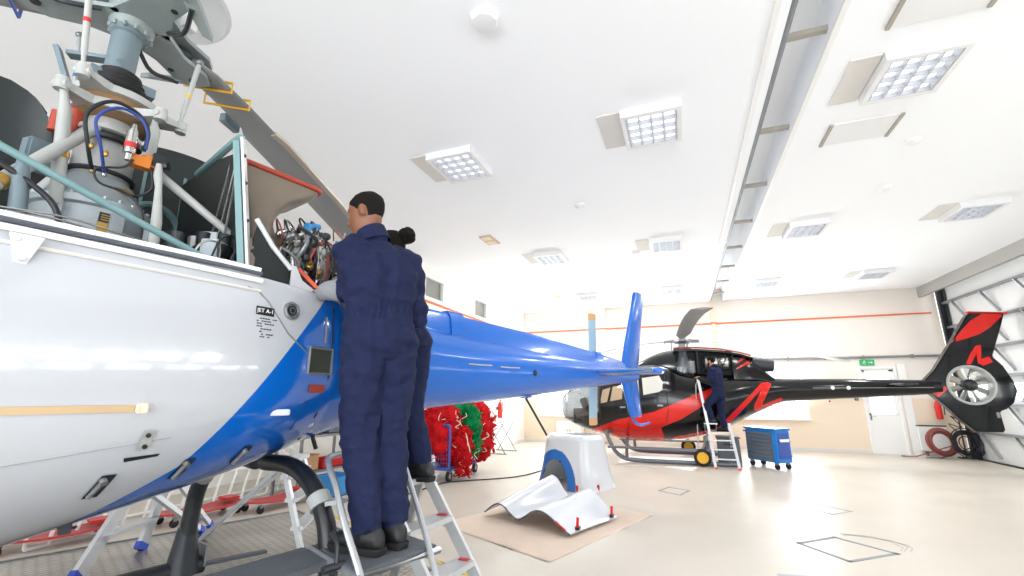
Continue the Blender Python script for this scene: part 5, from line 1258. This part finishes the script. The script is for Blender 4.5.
b = B(); b.tube(smooth_path([W(.86, .98, .97), W(.87, .96, 1.04), W(.88, .9, 1.07)], 4), .01, 6); b.cyl(W(.8, .98, .96), W(.9, .98, .96), .016, n=10); b.done('hinge', 'dark_steel', t)
b = B(); b.ell(W(1.3, .72, .985), (.014, .014, .014)); b.done('locking_knob', 'red_plastic', t)
# second ladder under the hidden mechanic
t = thing('step_ladder', 'aluminium step ladder with red step caps under the second mechanic', 'ladder', tuple(W(1.6, .85, .48)))
def l2(x, k): return W(1.31+x*.38+.025*k, .6+.056*k+(.06 if x < .5 else 0), 1.2-.0+(-.1)*k)   # k: steps of 10 cm downwards
for x in (0, 1):
    b = B(); b.bar(l2(x, -.1), l2(x, 7.1), .025, .065, up=V((1, 0, 0))); b.done('stile', 'alu_light', t)
for k in (0, 2.3, 4.6):
    b = B(); p, q = l2(0, k), l2(1, k); b.bar(p+V((0, 0, -.03)), q+V((0, 0, -.03)), .12 if k else .2, .03); st = b.done('step', 'alu_light', t)
    for x in (0, 1):
        b = B(); b.box(l2(x, k)+V((0, 0, -.015)), (.06, .08, .012)); b.done('step_cap', 'red_plastic', st)
for x in (0, 1):
    b = B(); b.bar(l2(x, -.1), W(1.31+x*.38, .35, .49), .025, .05, up=V((1, 0, 0))); b.done('rear_leg', 'alu', t)
b = B(); b.bar(W(1.33, .45, .75), W(1.69, .45, .75), .04, .02); b.done('brace', 'alu', t)
# generic A-frame ladder used under and beyond the blue belly
def a_ladder(label, f0, f1, top0, top1, r0, r1, foot, steps, group=None, m='alu_light', bw=.07):
    f0, f1, top0, top1, r0, r1 = [V(p) for p in (f0, f1, top0, top1, r0, r1)]
    c = (f0+f1+r0+r1)/4; t = thing('step_ladder', label, 'ladder', (c.x, c.y, min(f0.z, r0.z)), 0, group)
    for a, c in ((f0, top0), (f1, top1)):
        b = B(); b.bar(a, c, .03, bw, up=(f1-f0)); s_ = b.done('stile', m, t)
        b = B(); d = (c-a).normalized(); b.bar(a, a+d*.05, .042, bw+.012, up=(f1-f0)); b.done('foot', foot, s_)
    for a, c in ((r0, top0), (r1, top1)):
        b = B(); b.bar(a, c, .025, .05, up=(f1-f0)); s_ = b.done('rear_leg', m, t)
        b = B(); d = (c-a).normalized(); b.bar(a, a+d*.05, .036, .062, up=(f1-f0)); b.done('foot', foot, s_)
    for k in steps:
        b = B(); b.bar(f0.lerp(top0, k), f1.lerp(top1, k), .09, .025); b.done('step', m, t)
    b = B(); b.bar(r0.lerp(top0, .35), r1.lerp(top1, .35), .03, .02); b.done('brace', m, t)
    b = B(); b.bar(top0, top1, .12, .03); b.done('top_step', m, t)
    return t
a_ladder('aluminium ladder with blue feet under the blue belly, behind the near landing leg', W(1.67, -.63, .49), W(2.12, -1.1, .49), W(1.5, -.72, 1.15), W(1.85, -1.08, 1.15), W(1.1, -1.3, .49), W(1.4, -1.75, .49), 'blue_foot', (.3, .6, .85))
a_ladder('aluminium ladder with blue feet under the white belly at lower left', W(.55, -1.35, .49), W(1.01, -1.79, .49), W(.9, -1.72, 1.0), W(1.2, -1.98, 1.0), W(1.5, -1.95, .49), W(1.6, -2.02, .49), 'blue_foot', (.4, .75), bw=.1)
# ------------------------------------------------------------------ stepladder and case at the black helicopter
t = thing('step_ladder', 'aluminium stepladder with orange feet leaning at the black helicopter', 'ladder', (.75, 12.4, 0))
L_ = [V((.55, 11.95, 0)), V((.5, 12.3, .8)), V((.36, 12.42, 2.05))]; R_ = [V((1.05, 11.95, 0)), V((.98, 12.3, .8)), V((.95, 12.35, 1.0))]
for pts in (L_, R_):
    b = B()
    for p, q in zip(pts, pts[1:]): b.bar(p, q, .03, .06, up=V((1, 0, 0)))
    st = b.done('stile', 'alu_light', t)
    b = B(); b.box(pts[0]+V((0, 0, .025)), (.06, .08, .05)); b.done('foot', 'orange_foot', st)
for k in (.27, .52, .77):
    b = B(); b.bar(L_[0].lerp(L_[1], k), R_[0].lerp(R_[1], k), .09, .025); b.done('step', 'alu_light', t)
b = B(); b.box((.74, 12.47, .785), (.5, .36, .03)); b.done('platform_tread', 'alu', t)
b = B(); b.box((.55, 12.42, .985), (.3, .2, .025)); b.done('top_step', 'alu', t)
b = B(); b.bar((.42, 12.45, .99), (.42, 12.6, .8), .02, .04); b.bar((.68, 12.45, .98), (.68, 12.6, .8), .02, .04); b.done('step_bracket', 'alu', t)
for x0, x1 in ((.5, .2), (.98, 1.0)):
    b = B(); b.bar((x0, 12.55, .8), (x1, 13.05, 0), .025, .05, up=V((1, 0, 0))); b.done('rear_leg', 'alu_light', t)
b = B(); b.tube([(.36, 12.42, 2.05), (.3, 12.6, 1.9), (.22, 12.95, .1)], .015, 6); b.done('hand_rail', 'alu_light', t)
t = thing('equipment_case', 'dark grey equipment case standing behind the stepladder', 'case', (.93, 13.1, 0))
b = B(); b.box((.93, 12.98, .31), (.52, .42, .6), taper=.94); b.done('case_body', 'case', t, bevel=.02)
b = B(); b.box((.93, 12.98, .635), (.54, .44, .05)); b.done('lid', 'case', t, bevel=.012)
b = B(); b.tube([(.82, 12.75, .5), (.82, 12.72, .48), (1.04, 12.72, .48), (1.04, 12.75, .5)], .012, 6); b.done('case_handle', 'black_plastic', t)
# blue tool cart
TA = math.atan2(-.8, .6)
t = thing('tool_cart', 'blue roller tool cart with grey drawers beside the black helicopter', 'tool cart', (1.78, 12.75, 0), TA)
b = B(); b.box((0, .0, .5), (.9, .42, .7)); b.done('cabinet', 'tool_blue', t, world=False, bevel=.012)
b = B(); b.box((0, 0, .88), (.94, .47, .05)); b.done('top_tray', 'tool_blue', t, world=False, bevel=.012)
z = .18
for i, h_ in enumerate((.115, .095, .095, .08, .08, .08, .08)):
    b = B(); b.box((-.03, -.215, z+h_/2), (.76, .03, h_-.012)); d_ = b.done('drawer', 'drawer', t, world=False, bevel=.004)
    b = B(); b.bar((-.36, -.236, z+h_-.022), (.3, -.236, z+h_-.022), .016, .014); b.done('drawer_handle', 'grey_steel', d_, world=False); z += h_
b = B(); b.box((.456, 0, .52), (.012, .3, .56)); b.box((.47, 0, .3), (.05, .34, .03)); b.box((.47, 0, .62), (.05, .34, .03)); b.done('side_shelf', 'cart_blue', t, world=False)
b = B(); b.box((.49, 0, .64), (.02, .26, .06)); b.done('paper_roll', 'trim_white', t, world=False)
b = B(); b.tube([(-.47, -.18, .8), (-.53, -.18, .8), (-.53, .18, .8), (-.47, .18, .8)], .014, 8); b.done('push_handle', 'dark_steel', t, world=False)
for x in (-.36, .36):
    for y in (-.16, .16):
        b = B(); b.lathe((x, y-.02, .065), [(.02, 0), (.065, 0), (.065, .04), (.02, .04)], (0, 1, 0), 18); c_ = b.done('castor', 'tire', t, world=False)
        b = B(); b.box((x, y, .125), (.07, .06, .06)); b.done('castor_fork', 'grey_steel', c_, world=False)

# ------------------------------------------------------------------ cart of nets
t = thing('net_cart', 'blue tubular wire mesh cart loaded with red and green nets', 'cart', (-4.78, 9.0, 0))
X0, X1, Y0, Y1 = -5.15, -4.42, 8.35, 9.75
b = B(); b.box(((X0+X1)/2, (Y0+Y1)/2, .24), (X1-X0, Y1-Y0, .06)); b.done('cart_deck', 'cart_blue', t, bevel=.01)
for y in (Y0, Y1):
    b = B(); b.tube(smooth_path([(X0, y, .25), (X0, y, .95), (X0+.08, y, 1.07), (X1-.08, y, 1.07), (X1, y, .95), (X1, y, .25)], 4), .025, 8); fr_ = b.done('end_frame', 'cart_blue', t)
    b = B()
    for i in range(1, 12): b.tube([(X0+(X1-X0)*i/12, y, .27), (X0+(X1-X0)*i/12, y, 1.05)], .004, 4)
    for i in range(1, 10): b.tube([(X0, y, .27+.08*i), (X1, y, .27+.08*i)], .004, 4)
    b.done('wire_mesh', 'cart_blue', fr_)
for x, y in ((X0+.08, Y0+.1), (X1-.05, Y0+.1), (X0+.08, Y1-.1), (X1-.05, Y1-.1)):
    b = B(); b.lathe((x-.025, y, .1), [(.03, 0), (.1, 0), (.1, .05), (.03, .05)], (1, 0, 0), 22); c_ = b.done('castor', 'tire', t)
    b = B(); b.lathe((x-.03, y, .1), [(.0, 0), (.05, 0), (.05, .06), (0, .06)], (1, 0, 0), 16); b.done('castor_hub', 'worn', c_)
    b = B(); b.box((x, y, .19), (.07, .08, .06)); b.done('castor_fork', 'grey_steel', c_)
def net(label, blobs, m, seed, hang=(), group='nets on the blue cart', ropes=5):
    r = random.Random(seed); c0 = V(blobs[0][0]); b = B()
    for c, rad in blobs:
        c = V(c); k = B(); k.ell(c, rad, n=40, m=26)
        for v in k.bm.verts:
            d = v.co-c; n1 = noise.noise(v.co*4+V((seed, 0, 0))); n2 = noise.noise(v.co*13); n3 = abs(noise.noise(v.co*30))
            v.co = c+d*(1+.3*n1+.22*n2+.16*n3)
        tm = bpy.data.meshes.new('t'); k.bm.to_mesh(tm); k.bm.free(); b.bm.from_mesh(tm); bpy.data.meshes.remove(tm)
        for i in range(70):            # loose cord loops lying on the heap
            th, ph = r.random()*2*pi, r.random()*pi*.75; p = c+V((rad[0]*math.sin(ph)*math.cos(th), rad[1]*math.sin(ph)*math.sin(th), rad[2]*math.cos(ph)))*1.05
            q = [p+V((r.uniform(-.1, .1), r.uniform(-.1, .1), r.uniform(-.12, .06))) for _ in range(4)]
            b.tube(smooth_path([p]+q, 3), .012, 4)
    t = thing('net_bundle', label, 'net', (c0.x, c0.y, min(c[2]-rd[2] for c, rd in blobs)), 0, group)
    b.done('netting', m, t, ang=180)
    for i in range(ropes):
        c, rad = blobs[r.randrange(len(blobs))]; p = V(c)+V((rad[0]*r.uniform(.3, 1.05), -rad[1]*r.uniform(.2, .9), rad[2]*r.uniform(-.4, .9)))
        k = B(); k.tube(smooth_path([p, p+V((r.uniform(-.1, .12), r.uniform(-.1, .0), -.07)), p+V((r.uniform(-.1, .12), -.08, -.14)), p+V((r.uniform(-.1, .15), -.08, r.uniform(-.3, -.1)))], 4), .008, 5); k.done('tie_cord', 'rope_white', t)
net('big red net piled on the left part of the blue cart', [((-4.75, 8.75, .95), (.42, .52, .46)), ((-4.6, 8.7, .62), (.3, .34, .36)), ((-4.95, 8.6, 1.1), (.3, .3, .3))], 'net_red', 3)
net('red net piled on the right end of the blue cart', [((-4.5, 9.6, 1.0), (.44, .42, .46)), ((-4.3, 9.6, .6), (.24, .26, .3))], 'net_red', 9)
net('red net tail hanging down over the cart side', [((-4.3, 8.72, .62), (.15, .22, .36)), ((-4.28, 8.7, .3), (.12, .16, .24))], 'net_red', 15, ropes=4)
net('green net draped over the middle of the red nets', [((-4.62, 8.95, 1.36), (.34, .24, .18)), ((-4.25, 8.98, 1.1), (.15, .15, .28)), ((-4.18, 9.02, .68), (.06, .07, .24))], 'net_green', 21, ropes=3)
# ------------------------------------------------------------------ cowlings on a drop cloth
def cl(u, v):
    a, c, d, e = V((-3.2, 5.75, 0)), V((-1.42, 4.9, 0)), V((-.55, 7.2, 0)), V((-2.25, 8.0, 0))
    p = (a*(1-u)+c*u)*(1-v)+(e*(1-u)+d*u)*v; p.z = .006+.006*noise.noise(V((p.x*3, p.y*3, 1)))+.012*max(0, noise.noise(V((p.x*1.3, p.y*4, 5)))); return p
b = B(); b.sheet(cl, 50, 40, .004); tag(b.done('drop_cloth', 'concrete_mat', ang=180), 'beige drop cloth spread on the floor under the removed panels', 'cloth')
U0, U1, VV = V((-2.75, 6.3, 0)), V((-1.4, 5.72, 0)), V((.48, 1.15, 0))
def zprof(u): return interp([(0, .04), (.06, .12), (.16, .2), (.25, .19), (.34, .1), (.42, .05), (.5, .1), (.6, .2), (.7, .23), (.8, .18), (.9, .1), (1.0, .03)], u)[0]
def pn(u, v):
    uu = [u+d for d in (-.03, -.015, 0, .015, .03)]; z = sum(zprof(min(1, max(0, k))) for k in uu)/5
    return U0.lerp(U1, u)+VV*v*(1-.12*u)+V((0, 0, z*(1+.75*v*(1-u))+.02+.12*v*(1-u)))
t = thing('engine_cowling', 'white curved cowling panel with two humps lying on the drop cloth', 'cowling', (-1.9, 6.6, .01))
b = B(); b.sheet(pn, 60, 24, .012); b.done('panel_skin', 'white_paint', t, ang=60)
b = B(); b.tube([pn(i/40, 0)+V((0, 0, -.008)) for i in range(41)], .011, 6); b.done('panel_edge', 'case', t)
b = B(); b.tube([pn(.86+.0035*i, .0)+V((0, -.005, .008)) for i in range(30)], .01, 6); b.done('edge_trim', 'red', t)
for v in (.18, .9):
    p = pn(.985, v); b = B(); b.box(p+V((0, 0, .02)), (.05, .09, .03)); lt = b.done('latch', 'black_plastic', t)
    b = B(); b.bar(p+V((0, -.02, .03)), p+V((0, .02, .13)), .03, .02); b.done('latch_handle', 'red', lt)
# upright cowling with arched opening
CB = V((-2.05, 9.0, 0))
def fair(u, v):                        # u around, v up
    a = 2*pi*u+.25; e = .55; c, s = math.cos(a), math.sin(a); w_ = .62-.12*v**.7+.07*(1-v)**4; d_ = .56-.14*v
    if v > .9: k = 1-.12*((v-.9)/.1)**2; w_ *= k; d_ *= k
    p = V((w_*math.copysign(abs(c)**e, c), d_*math.copysign(abs(s)**e, s), .92*v))
    return CB+Matrix.Rotation(R(-24), 3, 'Z') @ p
b = B(); NU, NV = 300, 130; b.mi = 0; cuts = []
b.sheet(fair, NU, NV)
t = thing('cowling', 'white upright cowling with a blue edged arch, standing behind the panel', 'cowling', tuple(CB))
inv_ = Matrix.Rotation(R(24), 3, 'Z'); kill = []
def arch(p, g):                        # inside the arch shape in the cowling's front face, g wider
    y = p.x+.12; z = p.z; return p.y < -.12 and (y/(.33+g))**2+(max(0, z)/(.5+g))**2 < 1
for f in b.bm.faces:
    p = inv_ @ (f.calc_center_median()-CB)
    if arch(p, 0): kill.append(f)
    elif arch(p, .17): f.material_index = 1
bmesh.ops.delete(b.bm, geom=kill, context='FACES')
bmesh.ops.remove_doubles(b.bm, verts=b.bm.verts[:], dist=.0005)
cw = b.done('shell', ['white_paint', 'blue_dull'], t, ang=60)
sm_ = cw.modifiers.new('thickness', 'SOLIDIFY'); sm_.thickness = .012; sm_.offset = -1
b = B(); top = [fair(i/48, 1.0) for i in range(48)]; ct = sum(top, V())/48; inn = [ct+(p-ct)*.55 for p in top]; b.rings([top, [p+V((0, 0, .004)) for p in inn], [p+V((0, 0, -.05)) for p in inn]], cap0=False, cap1=False); b.done('top_flange', 'white_paint', t)
for a in (.78, .93):
    p = fair(a, .07); b = B(); b.box(p, (.04, .04, .1)); b.done('latch', 'red_plastic', t)

# ------------------------------------------------------------------ things by the walls
def board_creeper(label, p, ang, L=1.05, Wd=.42):
    t = thing('mechanic_creeper', label, 'creeper', (p[0], p[1], 0), ang, 'red mechanic creepers')
    b = B(); b.sheet(lambda u, v: V(((u-.5)*L, (v-.5)*Wd*(1-.25*abs(2*u-1)**4), .13+.05*(2*u-1)**2-.02*math.sin(v*pi))), 24, 8, .025); b.done('board', 'red_cushion', t, world=False, ang=50)
    b = B(); b.box((L*.36, 0, .2), (.2, Wd*.6, .04)); b.done('head_rest', 'red_plastic', t, world=False, bevel=.015)
    for x in (-.4, .4):
        for y in (-.17, .17):
            b = B(); b.lathe((x*L, y-.015, .05), [(.015, 0), (.05, 0), (.05, .03), (.015, .03)], (0, 1, 0), 16); c_ = b.done('castor', 'tire', t, world=False)
            b = B(); b.box((x*L, y, .095), (.04, .05, .04)); b.done('castor_fork', 'grey_steel', c_, world=False)
board_creeper('red mechanic creeper at far left below the white belly', (-6.85, 3.45), R(66))
board_creeper('red mechanic creeper on the floor below the blue belly, nearer one', (-6.4, 4.85), R(84))
board_creeper('red mechanic creeper farther right, beyond the landing leg', (-5.95, 5.75), R(84))
# white tubular rack lying along the left wall
t = thing('tube_rack', 'long white tubular rack lying on the floor beyond the red creepers', 'rack', (-5.3, 5.0, 0), 0); t.location.x -= 1.75
b = B()
for y in (3.2, 7.2): b.tube([(-5.55, y, .03), (-5.55, y, .7), (-5.05, y, .5), (-5.05, y, .03)], .02, 6)
for x, z in ((-5.55, .03), (-5.55, .7), (-5.05, .5), (-5.05, .03)): b.tube([(x, 3.2, z), (x, 7.2, z)], .022, 6)
b.done('rack_frame', 'trim_white', t)
for k in range(16):
    y = 3.4+.24*k; b = B(); b.tube(smooth_path([(-5.05, y, .03), (-5.03, y+.03, .28), (-5.05, y+.1, .5), (-5.3, y+.12, .6), (-5.55, y+.12, .7)], 3), .02, 6); b.done('rack_hoop', 'trim_white', t)
# work bench with boxes against the left wall
t = thing('work_bench', 'grey metal work bench against the left wall beyond the blue belly', 'bench', (-5.3, 8.2, 0)); t.location = (-6.4, 6.98, 0)
b = B(); b.box((-5.3, 8.2, .95), (.6, 1.5, .04)); b.done('bench_top', 'alu', t)
b = B(); b.box((-5.3, 8.2, .35), (.56, 1.4, .03)); b.done('shelf', 'alu', t)
for x in (-5.57, -5.03):
    for y in (7.5, 8.9): b = B(); b.box((x, y, .465), (.04, .04, .93)); b.done('leg', 'grey_steel', t)
def crate(label, p, sz, m, rz=0., group=None):
    t = thing('storage_box', label, 'box', p, rz, group); x, y, z = sz
    b = B(); th = .015; b.box((0, 0, th/2), (x, y, th))
    for s in (-1, 1): b.box((s*(x/2-th/2), 0, z/2), (th, y, z)); b.box((0, s*(y/2-th/2), z/2), (x-2*th, th, z))
    b.done('tub', m, t, world=False)
    b = B(); b.tube([(-x/2, -y/2, z), (x/2, -y/2, z), (x/2, y/2, z), (-x/2, y/2, z)], .012, 6, closed=True); b.done('rim', m, t, world=False)
crate('grey plastic box on the work bench, nearer one', (-6.4, 6.62, .97), (.4, .34, .2), 'case'); crate('pale grey box on the work bench, farther one', (-6.4, 7.15, .97), (.45, .4, .24), 'drawer')
crate('blue and black tub on the floor beside the work bench', (-5.78, 6.75, 0), (.45, .4, .32), 'teal_bin'); crate('red tray on the lower shelf of the work bench', (-6.4, 7.2, .365), (.4, .6, .14), 'red_plastic')
crate('cardboard box on the lower shelf of the work bench', (-6.4, 6.65, .365), (.36, .3, .26), 'cardboard')
t = thing('bench_vise', 'small dark vise on the far end of the work bench', 'vise', (-5.15, 8.75, .97)); t.location = (-6.25, 7.52, .97); b = B(); b.box((-5.15, 8.75, 1.03), (.12, .18, .12)); b.box((-5.15, 8.66, 1.1), (.14, .05, .08)); b.box((-5.15, 8.78, 1.1), (.14, .05, .08)); b.done('jaw', 'dark_steel', t); b = B(); b.cyl((-5.15, 8.62, 1.05), (-5.15, 8.45, 1.05), .015); b.cyl((-5.22, 8.46, 1.05), (-5.08, 8.46, 1.05), .008); b.done('screw', 'steel', t)
# folding trestle table
t = thing('trestle_table', 'folding table with crossed grey legs in the far left corner', 'table', (-5.2, 13.3, 0))
b = B(); b.box((-5.25, 13.2, .93), (.6, 1.1, .03)); b.done('table_top', 'trim_white', t, bevel=.004)
for y in (12.75, 13.65):
    for a in (-1, 1):
        b = B(); b.tube([(-5.25-a*.3, y+a*.012, .02), (-5.25+a*.26, y+a*.012, .91)], .014, 8); b.done('leg', 'grey_steel', t)
    b = B(); b.tube([(-5.6, y, .012), (-4.9, y, .012)], .012, 6); b.done('foot_bar', 'grey_steel', t)
def extinguisher(label, p, wall):
    t = thing('fire_extinguisher', label, 'fire extinguisher', p, 0, 'red fire extinguishers'); p = V(p)
    b = B(); b.lathe(p, [(.06, 0), (.075, .015), (.075, .4), (.055, .47), (.025, .5), (.025, .54)], n=24); b.done('cylinder', 'red', t)
    b = B(); b.box(p+V((0, 0, .56)), (.05, .05, .04)); b.bar(p+V((0, 0, .58)), p+V((-wall[1]*.02+.09, 0, .6)), .02, .012); b.done('valve', 'black_plastic', t)
    b = B(); b.tube(smooth_path([p+V((.02, -.02, .55)), p+V((.1, -.05, .5)), p+V((.11, -.06, .3)), p+V((.095, -.06, .12))], 5), .013, 6); b.done('hose', 'black', t)
    b = B(); b.box(p+V(wall)*.09+V((0, 0, .3)), (.03+.06*abs(wall[1]), .03+.06*abs(wall[0]), .1)); b.done('bracket', 'grey_steel', t)
extinguisher('red fire extinguisher on the left wall above the folding table', (-5.58, 13.9, .95), (-1, 0, 0)); extinguisher('red fire extinguisher on the back wall right of the door, behind the tail fin', (6.72, 16.58, 1.0), (0, 1, 0))
t = thing('wall_sign', 'white notice board above the extinguisher on the left wall', 'sign', (-5.69, 13.9, 1.55)); b = B(); b.box((-5.685, 13.9, 1.6), (.02, .34, .34)); b.done('sign_plate', 'trim_white', t)
t = thing('white_cabinet', 'low white cabinet under the back window behind the upright cowling', 'cabinet', (-3.9, 16.4, 0))
b = B(); b.box((-3.9, 16.43, .4), (.9, .44, .7)); b.done('carcass', 'trim_white', t, bevel=.008); 
for s in (-1, 1):
    b = B(); b.box((-3.9+s*.22, 16.2, .4), (.42, .02, .64)); d_ = b.done('door', 'trim_white', t); b = B(); b.box((-3.9+s*.05, 16.18, .45), (.015, .02, .1)); b.done('knob', 'grey_steel', d_)
b = B(); b.box((-3.9, 16.45, .025), (.84, .38, .05)); b.done('plinth', 'case', t)
t = thing('wall_heater', 'low white panel heater with black top right of the back door', 'heater', (6.48, 16.58, 0))
b = B(); b.box((6.48, 16.6, .47), (.64, .09, .66)); b.done('panel', 'trim_white', t, bevel=.008)
b = B(); b.box((6.48, 16.6, .815), (.66, .1, .03)); b.done('top_grille', 'black_plastic', t)
for x in (6.28, 6.68): b = B(); b.box((x, 16.6, .07), (.04, .08, .14)); b.done('leg', 'grey_steel', t)
def coil(label, c, Rr, m, n, rr, ax, group, seed):
    r = random.Random(seed); t = thing('hose_coil', label, 'hose', (c[0], c[1], 0), 0, group); b = B(); ax = V(ax).normalized(); a, e = frame(ax); pts = []
    for i in range(n*24):
        k = 2*pi*i/24; q = Rr*(.72+.42*noise.noise(V((i*.023, seed, 0)))); pts.append(V(c)+(a*math.cos(k)+e*math.sin(k)*1.0)*q+ax*(.1*noise.noise(V((i*.03, 5, seed)))))
    b.tube(pts, rr, 6); b.done('hose_turns', m, t, ang=180)
    b = B(); b.tube([pts[-1], pts[-1]+V((-.1, -.05, 0)), V((c[0]-Rr-.25, c[1]-.1, .03)), V((c[0]-Rr-.45, c[1]-.05, .03))], rr, 6); b.done('hose_tail', m, t)
    b = B(); b.cyl((c[0]-Rr-.45, c[1]-.05, .03), (c[0]-Rr-.55, c[1]-.04, .03), rr*1.6, n=10); b.done('coupling', 'steel', t)
coil('coiled dark red air hose on the floor under the tail fin', (6.45, 16.1, .42), .42, 'hose_red', 22, .014, (.25, -1, .25), 'hose coils by the door track', 2)
coil('coiled black air hose beside the red coil by the door track', (6.92, 15.95, .42), .4, 'hose_black', 18, .013, (.2, -1, .2), 'hose coils by the door track', 6)
t = thing('hose_stand', 'thin black stand with hanging cables beside the hose coils', 'stand', (7.0, 16.1, 0)); b = B(); b.tube([(7.0, 16.3, 0), (7.0, 16.3, 1.0), (6.8, 16.2, 1.1)], .02, 8); b.box((7.0, 16.3, .015), (.3, .24, .03)); b.done('post', 'dark_steel', t)
b = B(); b.tube(smooth_path([(6.8, 16.2, 1.1), (6.95, 16.1, .8), (6.7, 16.15, .9), (6.9, 16.05, .6)], 5), .012, 6); b.done('cable', 'black', t)
for i, (x, z, m, l) in enumerate(((4.15, 1.48, 'red', 'tiny red call button on the back wall under the black tail boom'), (4.85, 1.55, 'grey_steel', 'small grey switch box on the back wall left of the door'))):
    t = thing('wall_switch', l, 'switch', (x, YB-.02, z)); b = B(); b.box((x, YB-.02, z), (.1, .04, .1)); b.done('switch_box', 'trim_white' if i == 0 else 'case', t, bevel=.006); b = B(); b.cyl((x, YB-.04, z), (x, YB-.06, z), .03); b.done('button', m, t)
# ------------------------------------------------------------------ floor marks, tape, cables
def fl(pts, w_, name, m, label, cat, closed=True, z=.003, group=None):
    b = B(); P_ = [V((x, y, z/2)) for x, y in pts]; n = len(P_)
    for i in range(n if closed else n-1):
        p, q = P_[i], P_[(i+1) % n]; d = (q-p).normalized()*w_/2; b.bar(p-d, q+d, w_, z)
    o = b.done(name, m); tag(o, label, cat, group); return o
fl([(1.1, 6.5), (1.45, 6.0), (2.0, 6.45), (1.55, 6.9)], .045, 'floor_marking', 'tape_dark', 'larger grey taped square on the floor at lower right', 'floor marking', group='taped squares')
fl([(1.55, 8.5), (1.85, 8.15), (2.15, 8.45), (1.85, 8.75)], .035, 'floor_marking', 'tape', 'smaller grey taped square on the floor behind the larger one', 'floor marking', group='taped squares')
fl([(-.55, 9.0), (-.2, 8.75), (-.05, 9.2), (-.4, 9.4)], .035, 'floor_marking', 'tape_dark', 'grey taped square on the floor beside the upright cowling', 'floor marking', group='taped squares')
fl([(.72, 5.35), (.95, 5.4)], .05, 'tape_patch', 'tape', 'short blue grey tape strip at the bottom edge of the floor', 'tape', False)
b = B(); b.bar((-5.1, 5.75, .002), (-1.4, 4.02, .002), .06, .004); tag(b.done('hazard_tape', 'hazard'), 'yellow and grey hazard tape line along the raised platform', 'tape')
b = B(); b.tube([V((x, y, .012)) for x, y in [(p.x, p.y) for p in smooth_path([(-5.2, 6.4, 0), (-4.6, 7.0, 0), (-4.5, 8.2, 0), (-4.2, 8.6, 0), (-3.4, 9.4, 0), (-3.1, 10.6, 0), (-2.9, 12.5, 0), (-3.4, 14.5, 0)], 8)]], .012, 6); tag(b.done('power_cable', 'hose_black'), 'grey black cable snaking across the floor past the net cart', 'cable')
b = B(); b.tube([V((p.x, p.y, .012)) for p in smooth_path([(-5.4, 1.6, 0), (-5.0, 2.2, 0), (-4.72, 3.0, 0), (-4.6, 3.9, 0), (-4.95, 4.6, 0), (-5.3, 5.2, 0)], 8)], .012, 6); tag(b.done('power_cable', 'black'), 'black cable on the floor at lower left beside the red creepers', 'cable')
b = B(); rr_k = random.Random(4)
for k in range(3):
    pts = [V((1.75+.38*math.cos(a)*(1+.1*k)+.05*rr_k.random(), 6.75+.3*math.sin(a)*(1+.08*k), .0015)) for a in [-.6+.22*i for i in range(12)]]; b.tube(pts, .0022, 4)
tag(b.done('floor_crack', 'crack'), 'fine cracked scratches in the floor by the larger taped square', 'crack', None, 'stuff')
